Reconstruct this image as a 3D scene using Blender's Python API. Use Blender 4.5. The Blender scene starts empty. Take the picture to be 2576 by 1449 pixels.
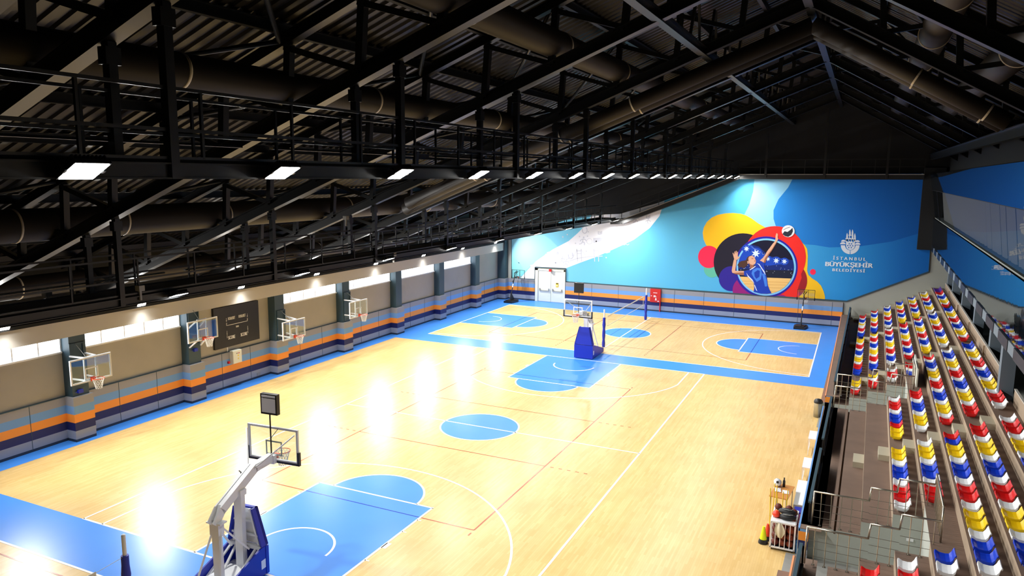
import bpy, math, random
from mathutils import Vector, Matrix
random.seed(7)
PI = math.pi
SC = bpy.context.scene
COL = SC.collection

# ------------------------------------------------------------------ camera, world, exposure
CAM_R = ((0.90530959, 0.42465063, 0.00929472), (0.07219809, -0.13228064, -0.98857942), (-0.41857136, 0.89564149, -0.15041389))
CAM_P = Vector((15.1515, -29.05526, 11.41748))
FPX = 1870.2174            # focal length in pixels of the 2576 x 1449 photograph
camd = bpy.data.cameras.new('camera')
camd.sensor_width = 36.0
camd.lens = FPX / 2576.0 * 36.0
camd.clip_start, camd.clip_end = 0.1, 400
cam = bpy.data.objects.new('camera', camd)
COL.objects.link(cam)
_r, _d, _f = (Vector(v) for v in CAM_R)
cam.matrix_world = Matrix(((_r.x, -_d.x, -_f.x, CAM_P.x), (_r.y, -_d.y, -_f.y, CAM_P.y), (_r.z, -_d.z, -_f.z, CAM_P.z), (0, 0, 0, 1)))
SC.camera = cam
wd = bpy.data.worlds.new('world')
SC.world = wd
wd.use_nodes = True
wd.node_tree.nodes['Background'].inputs[0].default_value = (0.6, 0.75, 1.0, 1)
wd.node_tree.nodes['Background'].inputs[1].default_value = 0.02
SC.view_settings.view_transform = 'Standard'
SC.view_settings.look = 'None'
SC.view_settings.exposure = 0.28
SC.view_settings.gamma = 1.0
SC.view_settings.use_curve_mapping = False
LAMP_W = 210.0             # floodlights of the central catwalk
WALL_W = 420.0             # floodlights on the ring beam over the windows
SIDE_W = 300.0             # floodlights of the outer catwalk
LENS_E = 60.0              # glow of a floodlight's glass
WIN_E = 5.0                # daylight behind the window glass
SC.cycles.use_denoising = True
SC.cycles.max_bounces = 8
SC.cycles.diffuse_bounces = 4
SC.cycles.glossy_bounces = 4
SC.cycles.transparent_max_bounces = 12
SC.cycles.sample_clamp_indirect = 6.0
SC.cycles.caustics_reflective = False
SC.cycles.caustics_refractive = False


def at(u, v, ax, val):
    """the point of the plane (axis ax) = val that the photograph shows at pixel u, v"""
    a, b = (u - 1288) / FPX, (v - 724.5) / FPX
    d = Vector(tuple(CAM_R[0][i] * a + CAM_R[1][i] * b + CAM_R[2][i] for i in range(3)))
    return CAM_P + d * ((val - CAM_P[ax]) / d[ax])


# ------------------------------------------------------------------ colours and materials
def lin(c):
    return tuple(((x / 255) / 12.92 if x / 255 <= 0.04045 else ((x / 255 + 0.055) / 1.055) ** 2.4) for x in c) + (1.0,)


def mat(name, rgb, rough=0.5, metal=0.0, spec=0.5, coat=0.0, noise=0.0, nscale=6.0, bump=0.0):
    m = bpy.data.materials.new(name)
    m.use_nodes = True
    nt = m.node_tree
    p = nt.nodes['Principled BSDF']
    p.inputs['Base Color'].default_value = lin(rgb)
    p.inputs['Roughness'].default_value = rough
    p.inputs['Metallic'].default_value = metal
    p.inputs['Specular IOR Level'].default_value = spec
    p.inputs['Coat Weight'].default_value = coat
    p.inputs['Coat Roughness'].default_value = 0.15
    if noise or bump:
        tc = nt.nodes.new('ShaderNodeTexCoord')
        n = nt.nodes.new('ShaderNodeTexNoise')
        n.inputs['Scale'].default_value = nscale
        n.inputs['Detail'].default_value = 6
        nt.links.new(tc.outputs['Object'], n.inputs['Vector'])
        if noise:
            mx = nt.nodes.new('ShaderNodeMix')
            mx.data_type = 'RGBA'
            c = lin(rgb)
            mx.inputs['A'].default_value = tuple(x * (1 - noise) for x in c[:3]) + (1,)
            mx.inputs['B'].default_value = tuple(min(1, x * (1 + noise)) for x in c[:3]) + (1,)
            nt.links.new(n.outputs['Fac'], mx.inputs['Factor'])
            nt.links.new(mx.outputs['Result'], p.inputs['Base Color'])
        if bump:
            b = nt.nodes.new('ShaderNodeBump')
            b.inputs['Strength'].default_value = bump
            b.inputs['Distance'].default_value = 0.02
            nt.links.new(n.outputs['Fac'], b.inputs['Height'])
            nt.links.new(b.outputs['Normal'], p.inputs['Normal'])
    return m


def emat(name, rgb, e):
    m = bpy.data.materials.new(name)
    m.use_nodes = True
    nt = m.node_tree
    nt.nodes.remove(nt.nodes['Principled BSDF'])
    em = nt.nodes.new('ShaderNodeEmission')
    em.inputs[0].default_value = lin(rgb)
    em.inputs[1].default_value = e
    nt.links.new(em.outputs[0], nt.nodes['Material Output'].inputs[0])
    return m


def glassmat(name, tint, refl, rough=0.02, bump=0.0, opaque=None, graze=0.5):
    """a pane: part mirror, part see-through (or dark behind it when opaque is a colour)"""
    m = bpy.data.materials.new(name)
    m.use_nodes = True
    nt = m.node_tree
    nt.nodes.remove(nt.nodes['Principled BSDF'])
    g = nt.nodes.new('ShaderNodeBsdfGlossy')
    g.inputs['Color'].default_value = lin((235, 240, 245))
    g.inputs['Roughness'].default_value = rough
    if opaque:
        t = nt.nodes.new('ShaderNodeBsdfDiffuse')
        t.inputs[0].default_value = lin(opaque)
    else:
        t = nt.nodes.new('ShaderNodeBsdfTransparent')
        t.inputs[0].default_value = lin(tint)
    mx = nt.nodes.new('ShaderNodeMixShader')
    fr = nt.nodes.new('ShaderNodeLayerWeight')
    fr.inputs['Blend'].default_value = 0.5
    pw = nt.nodes.new('ShaderNodeMath')
    pw.operation = 'POWER'
    pw.inputs[1].default_value = 3.0
    ma = nt.nodes.new('ShaderNodeMath')
    ma.operation = 'MULTIPLY_ADD'
    ma.use_clamp = True
    ma.inputs[1].default_value = graze
    ma.inputs[2].default_value = refl
    nt.links.new(fr.outputs['Facing'], pw.inputs[0])
    nt.links.new(pw.outputs[0], ma.inputs[0])
    nt.links.new(ma.outputs[0], mx.inputs[0])
    nt.links.new(t.outputs[0], mx.inputs[1])
    nt.links.new(g.outputs[0], mx.inputs[2])
    nt.links.new(mx.outputs[0], nt.nodes['Material Output'].inputs[0])
    if bump:
        tc = nt.nodes.new('ShaderNodeTexCoord')
        n = nt.nodes.new('ShaderNodeTexNoise')
        n.inputs['Scale'].default_value = 2.2
        n.inputs['Detail'].default_value = 3
        b = nt.nodes.new('ShaderNodeBump')
        b.inputs['Strength'].default_value = bump
        b.inputs['Distance'].default_value = 0.02
        nt.links.new(tc.outputs['Object'], n.inputs['Vector'])
        nt.links.new(n.outputs['Fac'], b.inputs['Height'])
        nt.links.new(b.outputs['Normal'], g.inputs['Normal'])
    return m


def wood_floor():
    m = bpy.data.materials.new('parquet')
    m.use_nodes = True
    nt = m.node_tree
    p = nt.nodes['Principled BSDF']
    tc = nt.nodes.new('ShaderNodeTexCoord')
    mp = nt.nodes.new('ShaderNodeMapping')
    mp.inputs['Rotation'].default_value = (0, 0, PI / 2)
    nt.links.new(tc.outputs['Object'], mp.inputs['Vector'])
    br = nt.nodes.new('ShaderNodeTexBrick')
    br.inputs['Scale'].default_value = 1.0
    br.inputs['Brick Width'].default_value = 0.9
    br.inputs['Row Height'].default_value = 0.07
    br.inputs['Mortar Size'].default_value = 0.002
    br.inputs['Bias'].default_value = -0.1
    br.inputs['Color1'].default_value = lin((228, 196, 134))
    br.inputs['Color2'].default_value = lin((218, 182, 116))
    br.inputs['Mortar'].default_value = lin((208, 170, 112))
    br.offset_frequency = 2
    nt.links.new(mp.outputs[0], br.inputs['Vector'])
    n = nt.nodes.new('ShaderNodeTexNoise')
    n.inputs['Scale'].default_value = 0.7
    n.inputs['Detail'].default_value = 4
    nt.links.new(tc.outputs['Object'], n.inputs['Vector'])
    hs = nt.nodes.new('ShaderNodeMix')
    hs.data_type = 'RGBA'
    hs.blend_type = 'MULTIPLY'
    cr = nt.nodes.new('ShaderNodeValToRGB')
    cr.color_ramp.elements[0].position = 0.3
    cr.color_ramp.elements[0].color = (0.82, 0.80, 0.76, 1)
    cr.color_ramp.elements[1].position = 0.7
    cr.color_ramp.elements[1].color = (1, 1, 1, 1)
    nt.links.new(n.outputs['Fac'], cr.inputs[0])
    hs.inputs['Factor'].default_value = 0.6
    nt.links.new(br.outputs['Color'], hs.inputs['A'])
    nt.links.new(cr.outputs[0], hs.inputs['B'])
    nt.links.new(hs.outputs['Result'], p.inputs['Base Color'])
    p.inputs['Roughness'].default_value = 0.32
    p.inputs['Specular IOR Level'].default_value = 0.22
    return m


def stripes():
    """padded dado: bands of colour by height"""
    m = bpy.data.materials.new('dado_stripes')
    m.use_nodes = True
    nt = m.node_tree
    p = nt.nodes['Principled BSDF']
    p.inputs['Roughness'].default_value = 0.55
    g = nt.nodes.new('ShaderNodeNewGeometry')
    sx = nt.nodes.new('ShaderNodeSeparateXYZ')
    nt.links.new(g.outputs['Position'], sx.inputs[0])
    ma = nt.nodes.new('ShaderNodeMath')
    ma.operation = 'MULTIPLY'
    ma.inputs[1].default_value = 0.5
    nt.links.new(sx.outputs['Z'], ma.inputs[0])
    cr = nt.nodes.new('ShaderNodeValToRGB')
    r = cr.color_ramp
    r.interpolation = 'CONSTANT'
    stops = [(0, (42, 52, 66)), (0.11, (150, 156, 168)), (0.48, (18, 30, 92)), (0.84, (247, 152, 54)), (1.2, (112, 160, 212)), (1.56, (152, 152, 156))]
    while len(r.elements) < len(stops):
        r.elements.new(0.5)
    for e, (z, c) in zip(r.elements, stops):
        e.position = z / 2
        e.color = lin(c)
    nt.links.new(ma.outputs[0], cr.inputs[0])
    nt.links.new(cr.outputs[0], p.inputs['Base Color'])
    return m


def xramp(name, stops, x0, x1, rough=0.5, slope=0.0):
    """printed colour fade along x (a printed sheet), with some hall lighting mixed into its tones"""
    m = bpy.data.materials.new(name)
    m.use_nodes = True
    nt = m.node_tree
    p = nt.nodes['Principled BSDF']
    p.inputs['Roughness'].default_value = rough
    p.inputs['Specular IOR Level'].default_value = 0.25
    tc = nt.nodes.new('ShaderNodeTexCoord')
    sx = nt.nodes.new('ShaderNodeSeparateXYZ')
    nt.links.new(tc.outputs['Object'], sx.inputs[0])
    mr = nt.nodes.new('ShaderNodeMapRange')
    mr.inputs['From Min'].default_value = x0
    mr.inputs['From Max'].default_value = x1
    if slope:
        ad = nt.nodes.new('ShaderNodeMath')
        ad.operation = 'MULTIPLY_ADD'
        ad.inputs[1].default_value = slope
        nt.links.new(sx.outputs['Z'], ad.inputs[0])
        nt.links.new(sx.outputs['X'], ad.inputs[2])
        nt.links.new(ad.outputs[0], mr.inputs['Value'])
    else:
        nt.links.new(sx.outputs['X'], mr.inputs['Value'])
    cr = nt.nodes.new('ShaderNodeValToRGB')
    r = cr.color_ramp
    while len(r.elements) < len(stops):
        r.elements.new(0.5)
    for e, (q, c) in zip(r.elements, stops):
        e.position = q
        e.color = lin(c)
    nt.links.new(mr.outputs[0], cr.inputs[0])
    nt.links.new(cr.outputs[0], p.inputs['Base Color'])
    return m


M = dict(
    wood=wood_floor(), stripe=stripes(),
    blue_paint=mat('blue_court_paint', (66, 142, 236), 0.32, spec=0.22, noise=0.08, nscale=0.8),
    line=mat('white_line_paint', (248, 248, 248), 0.27, spec=0.22),
    redline=mat('red_line_paint', (176, 84, 50), 0.27, spec=0.22),
    navyline=mat('dark_blue_line_paint', (30, 66, 176), 0.27, spec=0.22),
    concrete=mat('concrete', (176, 172, 162), 0.8, noise=0.10, nscale=0.9),
    beam=mat('pale_beam', (196, 192, 184), 0.75, noise=0.04, nscale=0.7),
    grey_wall=mat('grey_green_wall', (176, 180, 172), 0.8, noise=0.05, nscale=0.8),
    column=mat('column_paint', (52, 76, 88), 0.5),
    black=mat('black_steel', (12, 15, 18), 0.36, spec=0.6),
    steel=mat('dark_grey_steel', (26, 31, 37), 0.32, spec=0.7),
    deck=mat('roof_deck', (26, 24, 23), 0.36, spec=0.6, noise=0.15, nscale=0.5),
    void=mat('black_wall', (9, 11, 13), 0.8),
    duct=mat('brown_duct', (40, 34, 29), 0.55, noise=0.12, nscale=2.0),
    ring=mat('bright_band', (222, 214, 196), 0.4),
    white=mat('white_steel', (238, 240, 242), 0.35),
    glasswhite=mat('white_marking', (240, 242, 244), 0.5),
    pad=mat('blue_padding', (18, 44, 176), 0.45),
    navy=mat('dark_padding', (26, 34, 48), 0.5),
    orange=mat('orange_rim', (226, 74, 32), 0.4),
    net=mat('white_cord', (232, 232, 226), 0.7),
    blackp=mat('black_plastic', (24, 25, 28), 0.45),
    screen=mat('dark_screen', (30, 33, 37), 0.3),
    board_face=mat('black_scoreboard', (24, 25, 31), 0.5),
    cream=mat('cream_paint', (226, 229, 216), 0.45),
    chrome=mat('brushed_steel', (190, 190, 186), 0.28, metal=0.9),
    railsteel=mat('stainless_tube', (186, 180, 166), 0.30, metal=0.85),
    red=mat('red_paint', (206, 30, 30), 0.4),
    yellow=mat('yellow_paint', (240, 206, 20), 0.4),
    tread=mat('brown_concrete_tread', (120, 98, 84), 0.75, noise=0.22, nscale=1.4),
    riser=mat('tan_riser', (168, 148, 126), 0.8, noise=0.08, nscale=3),
    beige=mat('beige_step', (182, 174, 152), 0.8, noise=0.05, nscale=3),
    seat_red=mat('red_seat', (216, 24, 24), 0.38), seat_blue=mat('blue_seat', (14, 62, 200), 0.38),
    seat_white=mat('white_seat', (236, 238, 240), 0.38), seat_yellow=mat('yellow_seat', (242, 206, 14), 0.38),
    seat_violet=mat('bluelit_seat', (84, 40, 150), 0.38),  # top row seats in bluish light, that light put into their colour
    wood_top=mat('orange_wood_top', (206, 140, 70), 0.4, noise=0.06, nscale=5),
    ball=mat('basketball_leather', (156, 70, 40), 0.6, noise=0.15, nscale=9),
    ball_dark=mat('worn_ball', (110, 46, 34), 0.6), hot=mat('orange_red_plastic', (244, 70, 44), 0.4),
    cloth=mat('cream_cloth', (226, 220, 196), 0.9), bag=mat('black_bag', (26, 27, 30), 0.6),
    crate_blue=mat('blue_crate', (22, 34, 160), 0.5), crate_mag=mat('magenta_crate', (124, 24, 84), 0.5), cyan=mat('sky_blue_plastic', (70, 150, 236), 0.4),
    lime=mat('lime_cone', (222, 234, 30), 0.45), cable=mat('grey_cable', (150, 150, 146), 0.5),
    mirror=glassmat('mirror_glass', (0, 0, 0), 0.45, 0.015, 0.05, opaque=(16, 26, 36), graze=0.4),
    pane=glassmat('office_pane', (225, 232, 236), 0.10, 0.01, 0.03, graze=0.25),
    clear=glassmat('clear_board', (243, 248, 247), 0.05, 0.01, graze=0.55),
    blind=mat('grey_blind', (128, 124, 121), 0.8),
    lens=emat('lamp_glass', (255, 253, 246), LENS_E), daylight=emat('bright_window', (244, 249, 255), WIN_E),
)


# ------------------------------------------------------------------ mesh builder
class MB:
    def __init__(s):
        s.v, s.f, s.m = [], [], []

    def add(s, vs, fs, mi=0):
        o = len(s.v)
        s.v += [tuple(p) for p in vs]
        s.f += [tuple(i + o for i in f) for f in fs]
        s.m += [mi] * len(fs)
        return s

    def frame(s, c, ex, ey, ez, mi=0):
        c, ex, ey, ez = (Vector(q) for q in (c, ex, ey, ez))
        vs = [c + ex * a + ey * b + ez * d for d in (-.5, .5) for b in (-.5, .5) for a in (-.5, .5)]
        return s.add(vs, [(0, 2, 3, 1), (4, 5, 7, 6), (0, 1, 5, 4), (2, 6, 7, 3), (0, 4, 6, 2), (1, 3, 7, 5)], mi)

    def box(s, x0, x1, y0, y1, z0, z1, mi=0):
        return s.frame(((x0 + x1) / 2, (y0 + y1) / 2, (z0 + z1) / 2), (x1 - x0, 0, 0), (0, y1 - y0, 0), (0, 0, z1 - z0), mi)

    def bar(s, p, q, w, h, up=(0, 0, 1), mi=0):
        p, q = Vector(p), Vector(q)
        d = q - p
        t = d.normalized()
        side = t.cross(Vector(up))
        if side.length < 1e-4:
            side = t.cross(Vector((0, 1, 0)))
        side.normalize()
        u = side.cross(t).normalized()
        return s.frame((p + q) / 2, d, side * w, u * h, mi)

    def tube(s, p, q, r, n=8, r2=None, mi=0, caps=True):
        p, q = Vector(p), Vector(q)
        r2 = r if r2 is None else r2
        t = (q - p).normalized()
        a = t.cross(Vector((0, 0, 1)))
        if a.length < 1e-3:
            a = Vector((1, 0, 0))
        a.normalize()
        b = t.cross(a)
        vs = []
        for c, rr in ((p, r), (q, r2)):
            for i in range(n):
                w = 2 * PI * i / n
                vs.append(c + a * (math.cos(w) * rr) + b * (math.sin(w) * rr))
        fs = [(i, (i + 1) % n, n + (i + 1) % n, n + i) for i in range(n)]
        if caps:
            fs += [tuple(range(n))[::-1], tuple(range(n, 2 * n))]
        return s.add(vs, fs, mi)

    def path(s, pts, r, n=8, mi=0):
        for a, b in zip(pts, pts[1:]):
            s.tube(a, b, r, n, mi=mi)
        for a in pts[1:-1]:
            s.ball(a, r * 1.02, 6, 8, mi)
        return s

    def lathe(s, prof, n=24, c=(0, 0, 0), mi=0):
        vs, fs = [], []
        for r, z in prof:
            for i in range(n):
                w = 2 * PI * i / n
                vs.append((c[0] + r * math.cos(w), c[1] + r * math.sin(w), c[2] + z))
        for k in range(len(prof) - 1):
            for i in range(n):
                j = (i + 1) % n
                fs.append((k * n + i, k * n + j, (k + 1) * n + j, (k + 1) * n + i))
        return s.add(vs, fs, mi)

    def ball(s, c, r, st=8, n=12, mi=0, sx=1, sy=1, sz=1):
        prof = [(max(1e-4, r * math.sin(PI * k / st)), -r * math.cos(PI * k / st)) for k in range(st + 1)]
        o = len(s.v)
        s.lathe(prof, n, (0, 0, 0), mi)
        for i in range(o, len(s.v)):
            x, y, z = s.v[i]
            s.v[i] = (c[0] + x * sx, c[1] + y * sy, c[2] + z * sz)
        return s

    def ring(s, c, R, r, n=28, k=8, mi=0):
        vs, fs = [], []
        for i in range(n):
            w = 2 * PI * i / n
            for j in range(k):
                q = 2 * PI * j / k
                rr = R + r * math.cos(q)
                vs.append((c[0] + rr * math.cos(w), c[1] + rr * math.sin(w), c[2] + r * math.sin(q)))
        for i in range(n):
            for j in range(k):
                a, b = (i + 1) % n, (j + 1) % k
                fs.append((i * k + j, a * k + j, a * k + b, i * k + b))
        return s.add(vs, fs, mi)

    def ibeam(s, p, q, h, w, tw=0.02, tf=0.025, up=(0, 0, 1), mi=0):
        """p, q run along the middle of the lower face"""
        p, q = Vector(p), Vector(q)
        t = (q - p).normalized()
        side = t.cross(Vector(up)).normalized()
        u = side.cross(t).normalized()
        for off, ww, hh in ((tf / 2, w, tf), (h / 2, tw, h - 2 * tf), (h - tf / 2, w, tf)):
            c = (p + q) / 2 + u * off
            s.frame(c, q - p, side * ww, u * hh, mi)
        return s

    def prism(s, poly, d, mi=0):
        """poly: 3-D outline, extruded by vector d"""
        n = len(poly)
        d = Vector(d)
        vs = [Vector(p) for p in poly] + [Vector(p) + d for p in poly]
        fs = [tuple(range(n))[::-1], tuple(range(n, 2 * n))] + [(i, (i + 1) % n, n + (i + 1) % n, n + i) for i in range(n)]
        return s.add(vs, fs, mi)

    def flat(s, poly, mi=0):
        return s.add(poly, [tuple(range(len(poly)))], mi)

    def build(s, name, mats, parent=None, smooth=False, world=False):
        """world: the vertices are given in world space although the parent stands elsewhere (unrotated)"""
        vs = s.v
        if parent is not None and world:
            l = parent.location
            vs = [(x - l.x, y - l.y, z - l.z) for x, y, z in vs]
        me = bpy.data.meshes.new(name)
        me.from_pydata(vs, [], s.f)
        if not isinstance(mats, (list, tuple)):
            mats = [mats]
        for mm in mats:
            me.materials.append(mm)
        for p, i in zip(me.polygons, s.m):
            p.material_index = i
            p.use_smooth = smooth
        me.validate()
        me.update()
        o = bpy.data.objects.new(name, me)
        COL.objects.link(o)
        if parent is not None:
            o.parent = parent
        return o


def tag(o, label, cat, group=None, kind=None):
    o['label'] = label
    o['category'] = cat
    if group:
        o['group'] = group
    if kind:
        o['kind'] = kind
    return o


def thing(name, label, cat, loc=(0, 0, 0), rz=0.0, group=None, kind=None):
    o = bpy.data.objects.new(name, None)
    COL.objects.link(o)
    o.location = loc
    o.rotation_euler = (0, 0, rz)
    o.empty_display_size = 0.2
    return tag(o, label, cat, group, kind)


KIDS = {}


def kids(o):
    return [c for c in COL.objects if c.parent is o]


def dup(root, label, loc=None, rot=None):
    """a copy of a thing with copies of its parts and sub-parts"""
    if root.name not in KIDS:
        KIDS[root.name] = [(c, kids(c)) for c in kids(root)]
    r = root.copy()
    COL.objects.link(r)
    if loc is not None:
        r.location = loc
    if rot is not None:
        r.rotation_euler = rot
    r['label'] = label
    for c, gs in KIDS[root.name]:
        d = c.copy()
        COL.objects.link(d)
        d.parent = r
        for g in gs:
            e = g.copy()
            COL.objects.link(e)
            e.parent = d
    return r


def struct(name, mb, mats, label, cat, smooth=False):
    return tag(mb.build(name, mats, smooth=smooth), label, cat, kind='structure')


ORD = 'zeroth first second third fourth fifth sixth seventh eighth ninth tenth eleventh twelfth thirteenth fourteenth fifteenth sixteenth seventeenth eighteenth nineteenth twentieth'.split()


def text_mb(s, size, bold=0.0, space=1.0):
    """lettering as flat faces in the xy plane, centred: (vertices, faces, width)"""
    cu = bpy.data.curves.new('lettering', 'FONT')
    cu.body = s
    cu.size = size
    cu.space_character = space
    cu.align_x = 'CENTER'
    cu.resolution_u = 3
    o = bpy.data.objects.new('lettering', cu)
    COL.objects.link(o)
    bpy.context.view_layer.update()
    me = bpy.data.meshes.new_from_object(o.evaluated_get(bpy.context.evaluated_depsgraph_get()))
    vs = [v.co.copy() for v in me.vertices]
    fs = [tuple(p.vertices) for p in me.polygons]
    bpy.data.objects.remove(o)
    bpy.data.curves.remove(cu)
    bpy.data.meshes.remove(me)
    if bold:                                             # heavier strokes: the letter again, a little to each side
        n, base, bf = len(vs), list(vs), list(fs)
        for k, dx in enumerate((-bold, -bold / 2, bold / 2, bold)):
            vs += [v + Vector((dx, 0, 0.002 * (k + 1))) for v in base]
            fs += [tuple(i + n * (k + 1) for i in f) for f in bf]
    return vs, fs


# ------------------------------------------------------------------ the hall: floor, walls, roof shell
YK = [-2.9 + 6.06 * k for k in range(-4, 6)]          # frames of the hall, from behind the camera to the far wall
KI = list(range(-4, 6))
RX, RZ = 13.25, 16.72                                   # ridge of the lower chords


def chord(x):
    return RZ - 0.394 * (RX - x) if x <= RX else RZ - 0.57 * (x - RX)


struct('floor', MB().box(-15.3, 27, -36, 33.3, -0.2, 0), M['wood'], 'varnished light wood parquet floor of the sports hall', 'floor')

Z1, Z2, Z3, Z4 = 0.002, 0.004, 0.006, 0.008


def disc(cx, cy, r, z, a0=0.0, a1=2 * PI, n=48):
    return [(cx + r * math.cos(a0 + (a1 - a0) * i / n), cy + r * math.sin(a0 + (a1 - a0) * i / n), z) for i in range(n + 1)]


bl = MB()
def rect(b, x0, x1, y0, y1, z, mi=0):
    b.flat([(x0, y0, z), (x1, y0, z), (x1, y1, z), (x0, y1, z)], mi)
rect(bl, -14.9, -14.02, -36, 33, Z1)                    # strip along the left wall
rect(bl, -14.02, 14.3, 14.02, 16.12, Z1)                # between the two courts
rect(bl, -14.02, -12.61, 16.12, 33, Z1)
rect(bl, 13.06, 14.4, 16.12, 33, Z1)
rect(bl, -12.61, 13.06, 29.98, 33, Z1)
rect(bl, -14.02, 14.3, -16.12, -14.02, Z1)              # near strip
for sgn in (1, -1):
    y0, y1 = sorted((14.02 * sgn, 8.2 * sgn))
    rect(bl, -2.45, 2.45, y0, y1, Z1)
    a = PI if sgn > 0 else 0
    bl.flat(disc(0, 8.2 * sgn, 1.8, Z1, a, a + PI))
bl.flat(disc(0, 0, 1.8, Z1)[:-1])
CY2 = 23.1
rect(bl, 8.42, 13.06, 20.79, 25.49, Z1)
rect(bl, -12.61, -8.1, 20.79, 25.49, Z1)
bl.flat(disc(8.42, CY2, 1.78, Z1, PI / 2, 1.5 * PI))
bl.flat(disc(-8.1, CY2, 1.78, Z1, -PI / 2, PI / 2))
bl.flat(disc(0.15, CY2, 1.72, Z1)[:-1])
struct('floor_blue_zones', bl, M['blue_paint'], 'blue painted court zones, keys, circles and run-off strips', 'court marking')

ln = MB()


def seg(b, p, q, w=0.05, z=Z2):
    p, q = Vector((p[0], p[1], z)), Vector((q[0], q[1], z))
    d = (q - p).normalized()
    n = Vector((-d.y, d.x, 0)) * (w / 2)
    b.flat([p - n, q - n, q + n, p + n])


def arc(b, cx, cy, r, a0, a1, w=0.05, z=Z2, n=56):
    for i in range(n):
        t0, t1 = a0 + (a1 - a0) * i / n, a0 + (a1 - a0) * (i + 1) / n
        b.flat([(cx + rr * math.cos(t), cy + rr * math.sin(t), z) for rr, t in ((r - w / 2, t0), (r + w / 2, t0), (r + w / 2, t1), (r - w / 2, t1))])


def rectl(b, x0, x1, y0, y1, w=0.05):
    seg(b, (x0 - w / 2, y0), (x1 + w / 2, y0), w)
    seg(b, (x0 - w / 2, y1), (x1 + w / 2, y1), w)
    seg(b, (x0, y0), (x0, y1), w)
    seg(b, (x1, y0), (x1, y1), w)


W = 0.075
rectl(ln, -7.5, 7.5, -14, 14, W)
seg(ln, (-7.5, 0), (7.5, 0), W)
arc(ln, 0, 0, 1.8, 0, 2 * PI, W)
for sg in (1, -1):
    Y = lambda y: y * sg
    seg(ln, (-2.45, Y(14)), (-2.45, Y(8.2)), W)
    seg(ln, (2.45, Y(14)), (2.45, Y(8.2)), W)
    seg(ln, (-2.49, Y(8.2)), (2.49, Y(8.2)), W)
    a = PI if sg > 0 else 0
    arc(ln, 0, Y(8.2), 1.8, a, a + PI, W)
    seg(ln, (-6.6, Y(14)), (-6.6, Y(11.01)), W)
    seg(ln, (6.6, Y(14)), (6.6, Y(11.01)), W)
    th = math.acos(6.6 / 6.75)
    arc(ln, 0, Y(12.425), 6.75, a + th, a + PI - th, W)
    arc(ln, 0, Y(12.425), 1.25, a, a + PI, W)
    for x in (-2.45, 2.45):                              # hash marks of the key
        e = 0.12 if x > 0 else -0.12
        for yy, w2 in ((12.1, 0.05), (11.1, 0.35), (10.1, 0.05), (9.2, 0.05)):
            seg(ln, (x, Y(yy)), (x + e * 1.4, Y(yy)), w2)
# second court, across the hall
X0, X1, Y0, Y1 = -12.61, 13.06, 16.12, 29.98
rectl(ln, X0, X1, Y0, Y1, W)
seg(ln, (0.15, Y0), (0.15, Y1), W)
arc(ln, 0.15, CY2, 1.72, 0, 2 * PI, W)
for xb, xf, s2 in ((X1, 8.42, -1), (X0, -8.1, 1)):
    seg(ln, (xb, 20.79), (xf, 20.79), W)
    seg(ln, (xb, 25.49), (xf, 25.49), W)
    seg(ln, (xf, 20.75), (xf, 25.53), W)
    a = PI / 2 if s2 < 0 else -PI / 2
    arc(ln, xf, CY2, 1.78, a, a + PI, W)
    arc(ln, xb + s2 * 1.1, CY2, 1.25, a, a + PI, W * 0.8)
    rc = xb + s2 * 0.75
    arc(ln, rc, CY2, 6.55, a, a + PI, W, n=80)
    seg(ln, (xb, CY2 - 6.55), (rc, CY2 - 6.55), W)
    seg(ln, (xb, CY2 + 6.55), (rc, CY2 + 6.55), W)
# third court, towards the camera
seg(ln, (-12.6, -16.14), (13, -16.14), W)
seg(ln, (-12.6, -16.14), (-12.6, -30), W)
seg(ln, (0, -16.14), (0, -30), W)
arc(ln, -11.9, -23.1, 6.55, 0, PI / 2, W)
struct('floor_white_lines', ln, M['line'], 'white painted basketball lines on the parquet', 'court marking')

rl = MB()
nv = MB()
w = 0.05


def rseg(p, q):
    """a volleyball line: red on wood, dark blue where it crosses a painted key"""
    seg(rl, p, q, w, Z2 * 0.9)


for x in (-4.5, 4.5):
    rseg((x, -9), (x, 9))
for y in (-9, 9):
    rseg((-4.5, y), (-2.49, y))
    rseg((2.49, y), (4.5, y))
    seg(nv, (-2.43, y), (2.43, y), w, Z2 * 0.9)
for y in (-3, 3):
    rseg((-4.5, y), (4.5, y))
    for sx in (-1, 1):
        for i in range(5):
            rseg((sx * (4.72 + 0.35 * i), y), (sx * (4.87 + 0.35 * i), y))
for x in (-4.5, 4.5):
    for y in (-9.3, 9.3):
        rseg((x, y - 0.1), (x, y + 0.1))
for y in (18.6, 27.5):
    rseg((-8.95, y), (9.2, y))
for x in (-8.95, 9.2):
    rseg((x, 18.6), (x, 20.75))
    rseg((x, 25.53), (x, 27.5))
    seg(nv, (x, 20.83), (x, 25.45), w, Z2 * 0.9)
for x in (-3.0, 3.15):
    rseg((x, 18.6), (x, 27.5))
    for sy, yb in ((1, 27.5), (-1, 18.6)):
        for i in range(5):
            rseg((x, yb + sy * (0.2 + 0.35 * i)), (x, yb + sy * (0.35 + 0.35 * i)))
for y in (21.6, 24.4):
    rseg((-8.0, y - 0.0), (-7.9, y))
for i in range(3):                                       # thin lines across the far centre circle
    xx = (-0.7, 0.75, 1.2)[i]
    hh = math.sqrt(1.6 ** 2 - (xx - 0.15) ** 2)
    seg(nv, (xx, CY2 - hh), (xx, CY2 + hh), 0.03, Z2 * 0.9)
rseg((-8.9, -16.62), (9, -16.62))
rseg((-3.2, -16.62), (-3.2, -25))
rseg((-8.9, -16.62), (-8.9, -25))
struct('floor_red_lines', rl, M['redline'], 'thin red volleyball lines on the parquet', 'court marking')
struct('floor_navy_lines', nv, M['navyline'], 'dark blue volleyball lines crossing the painted keys', 'court marking')

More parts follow.
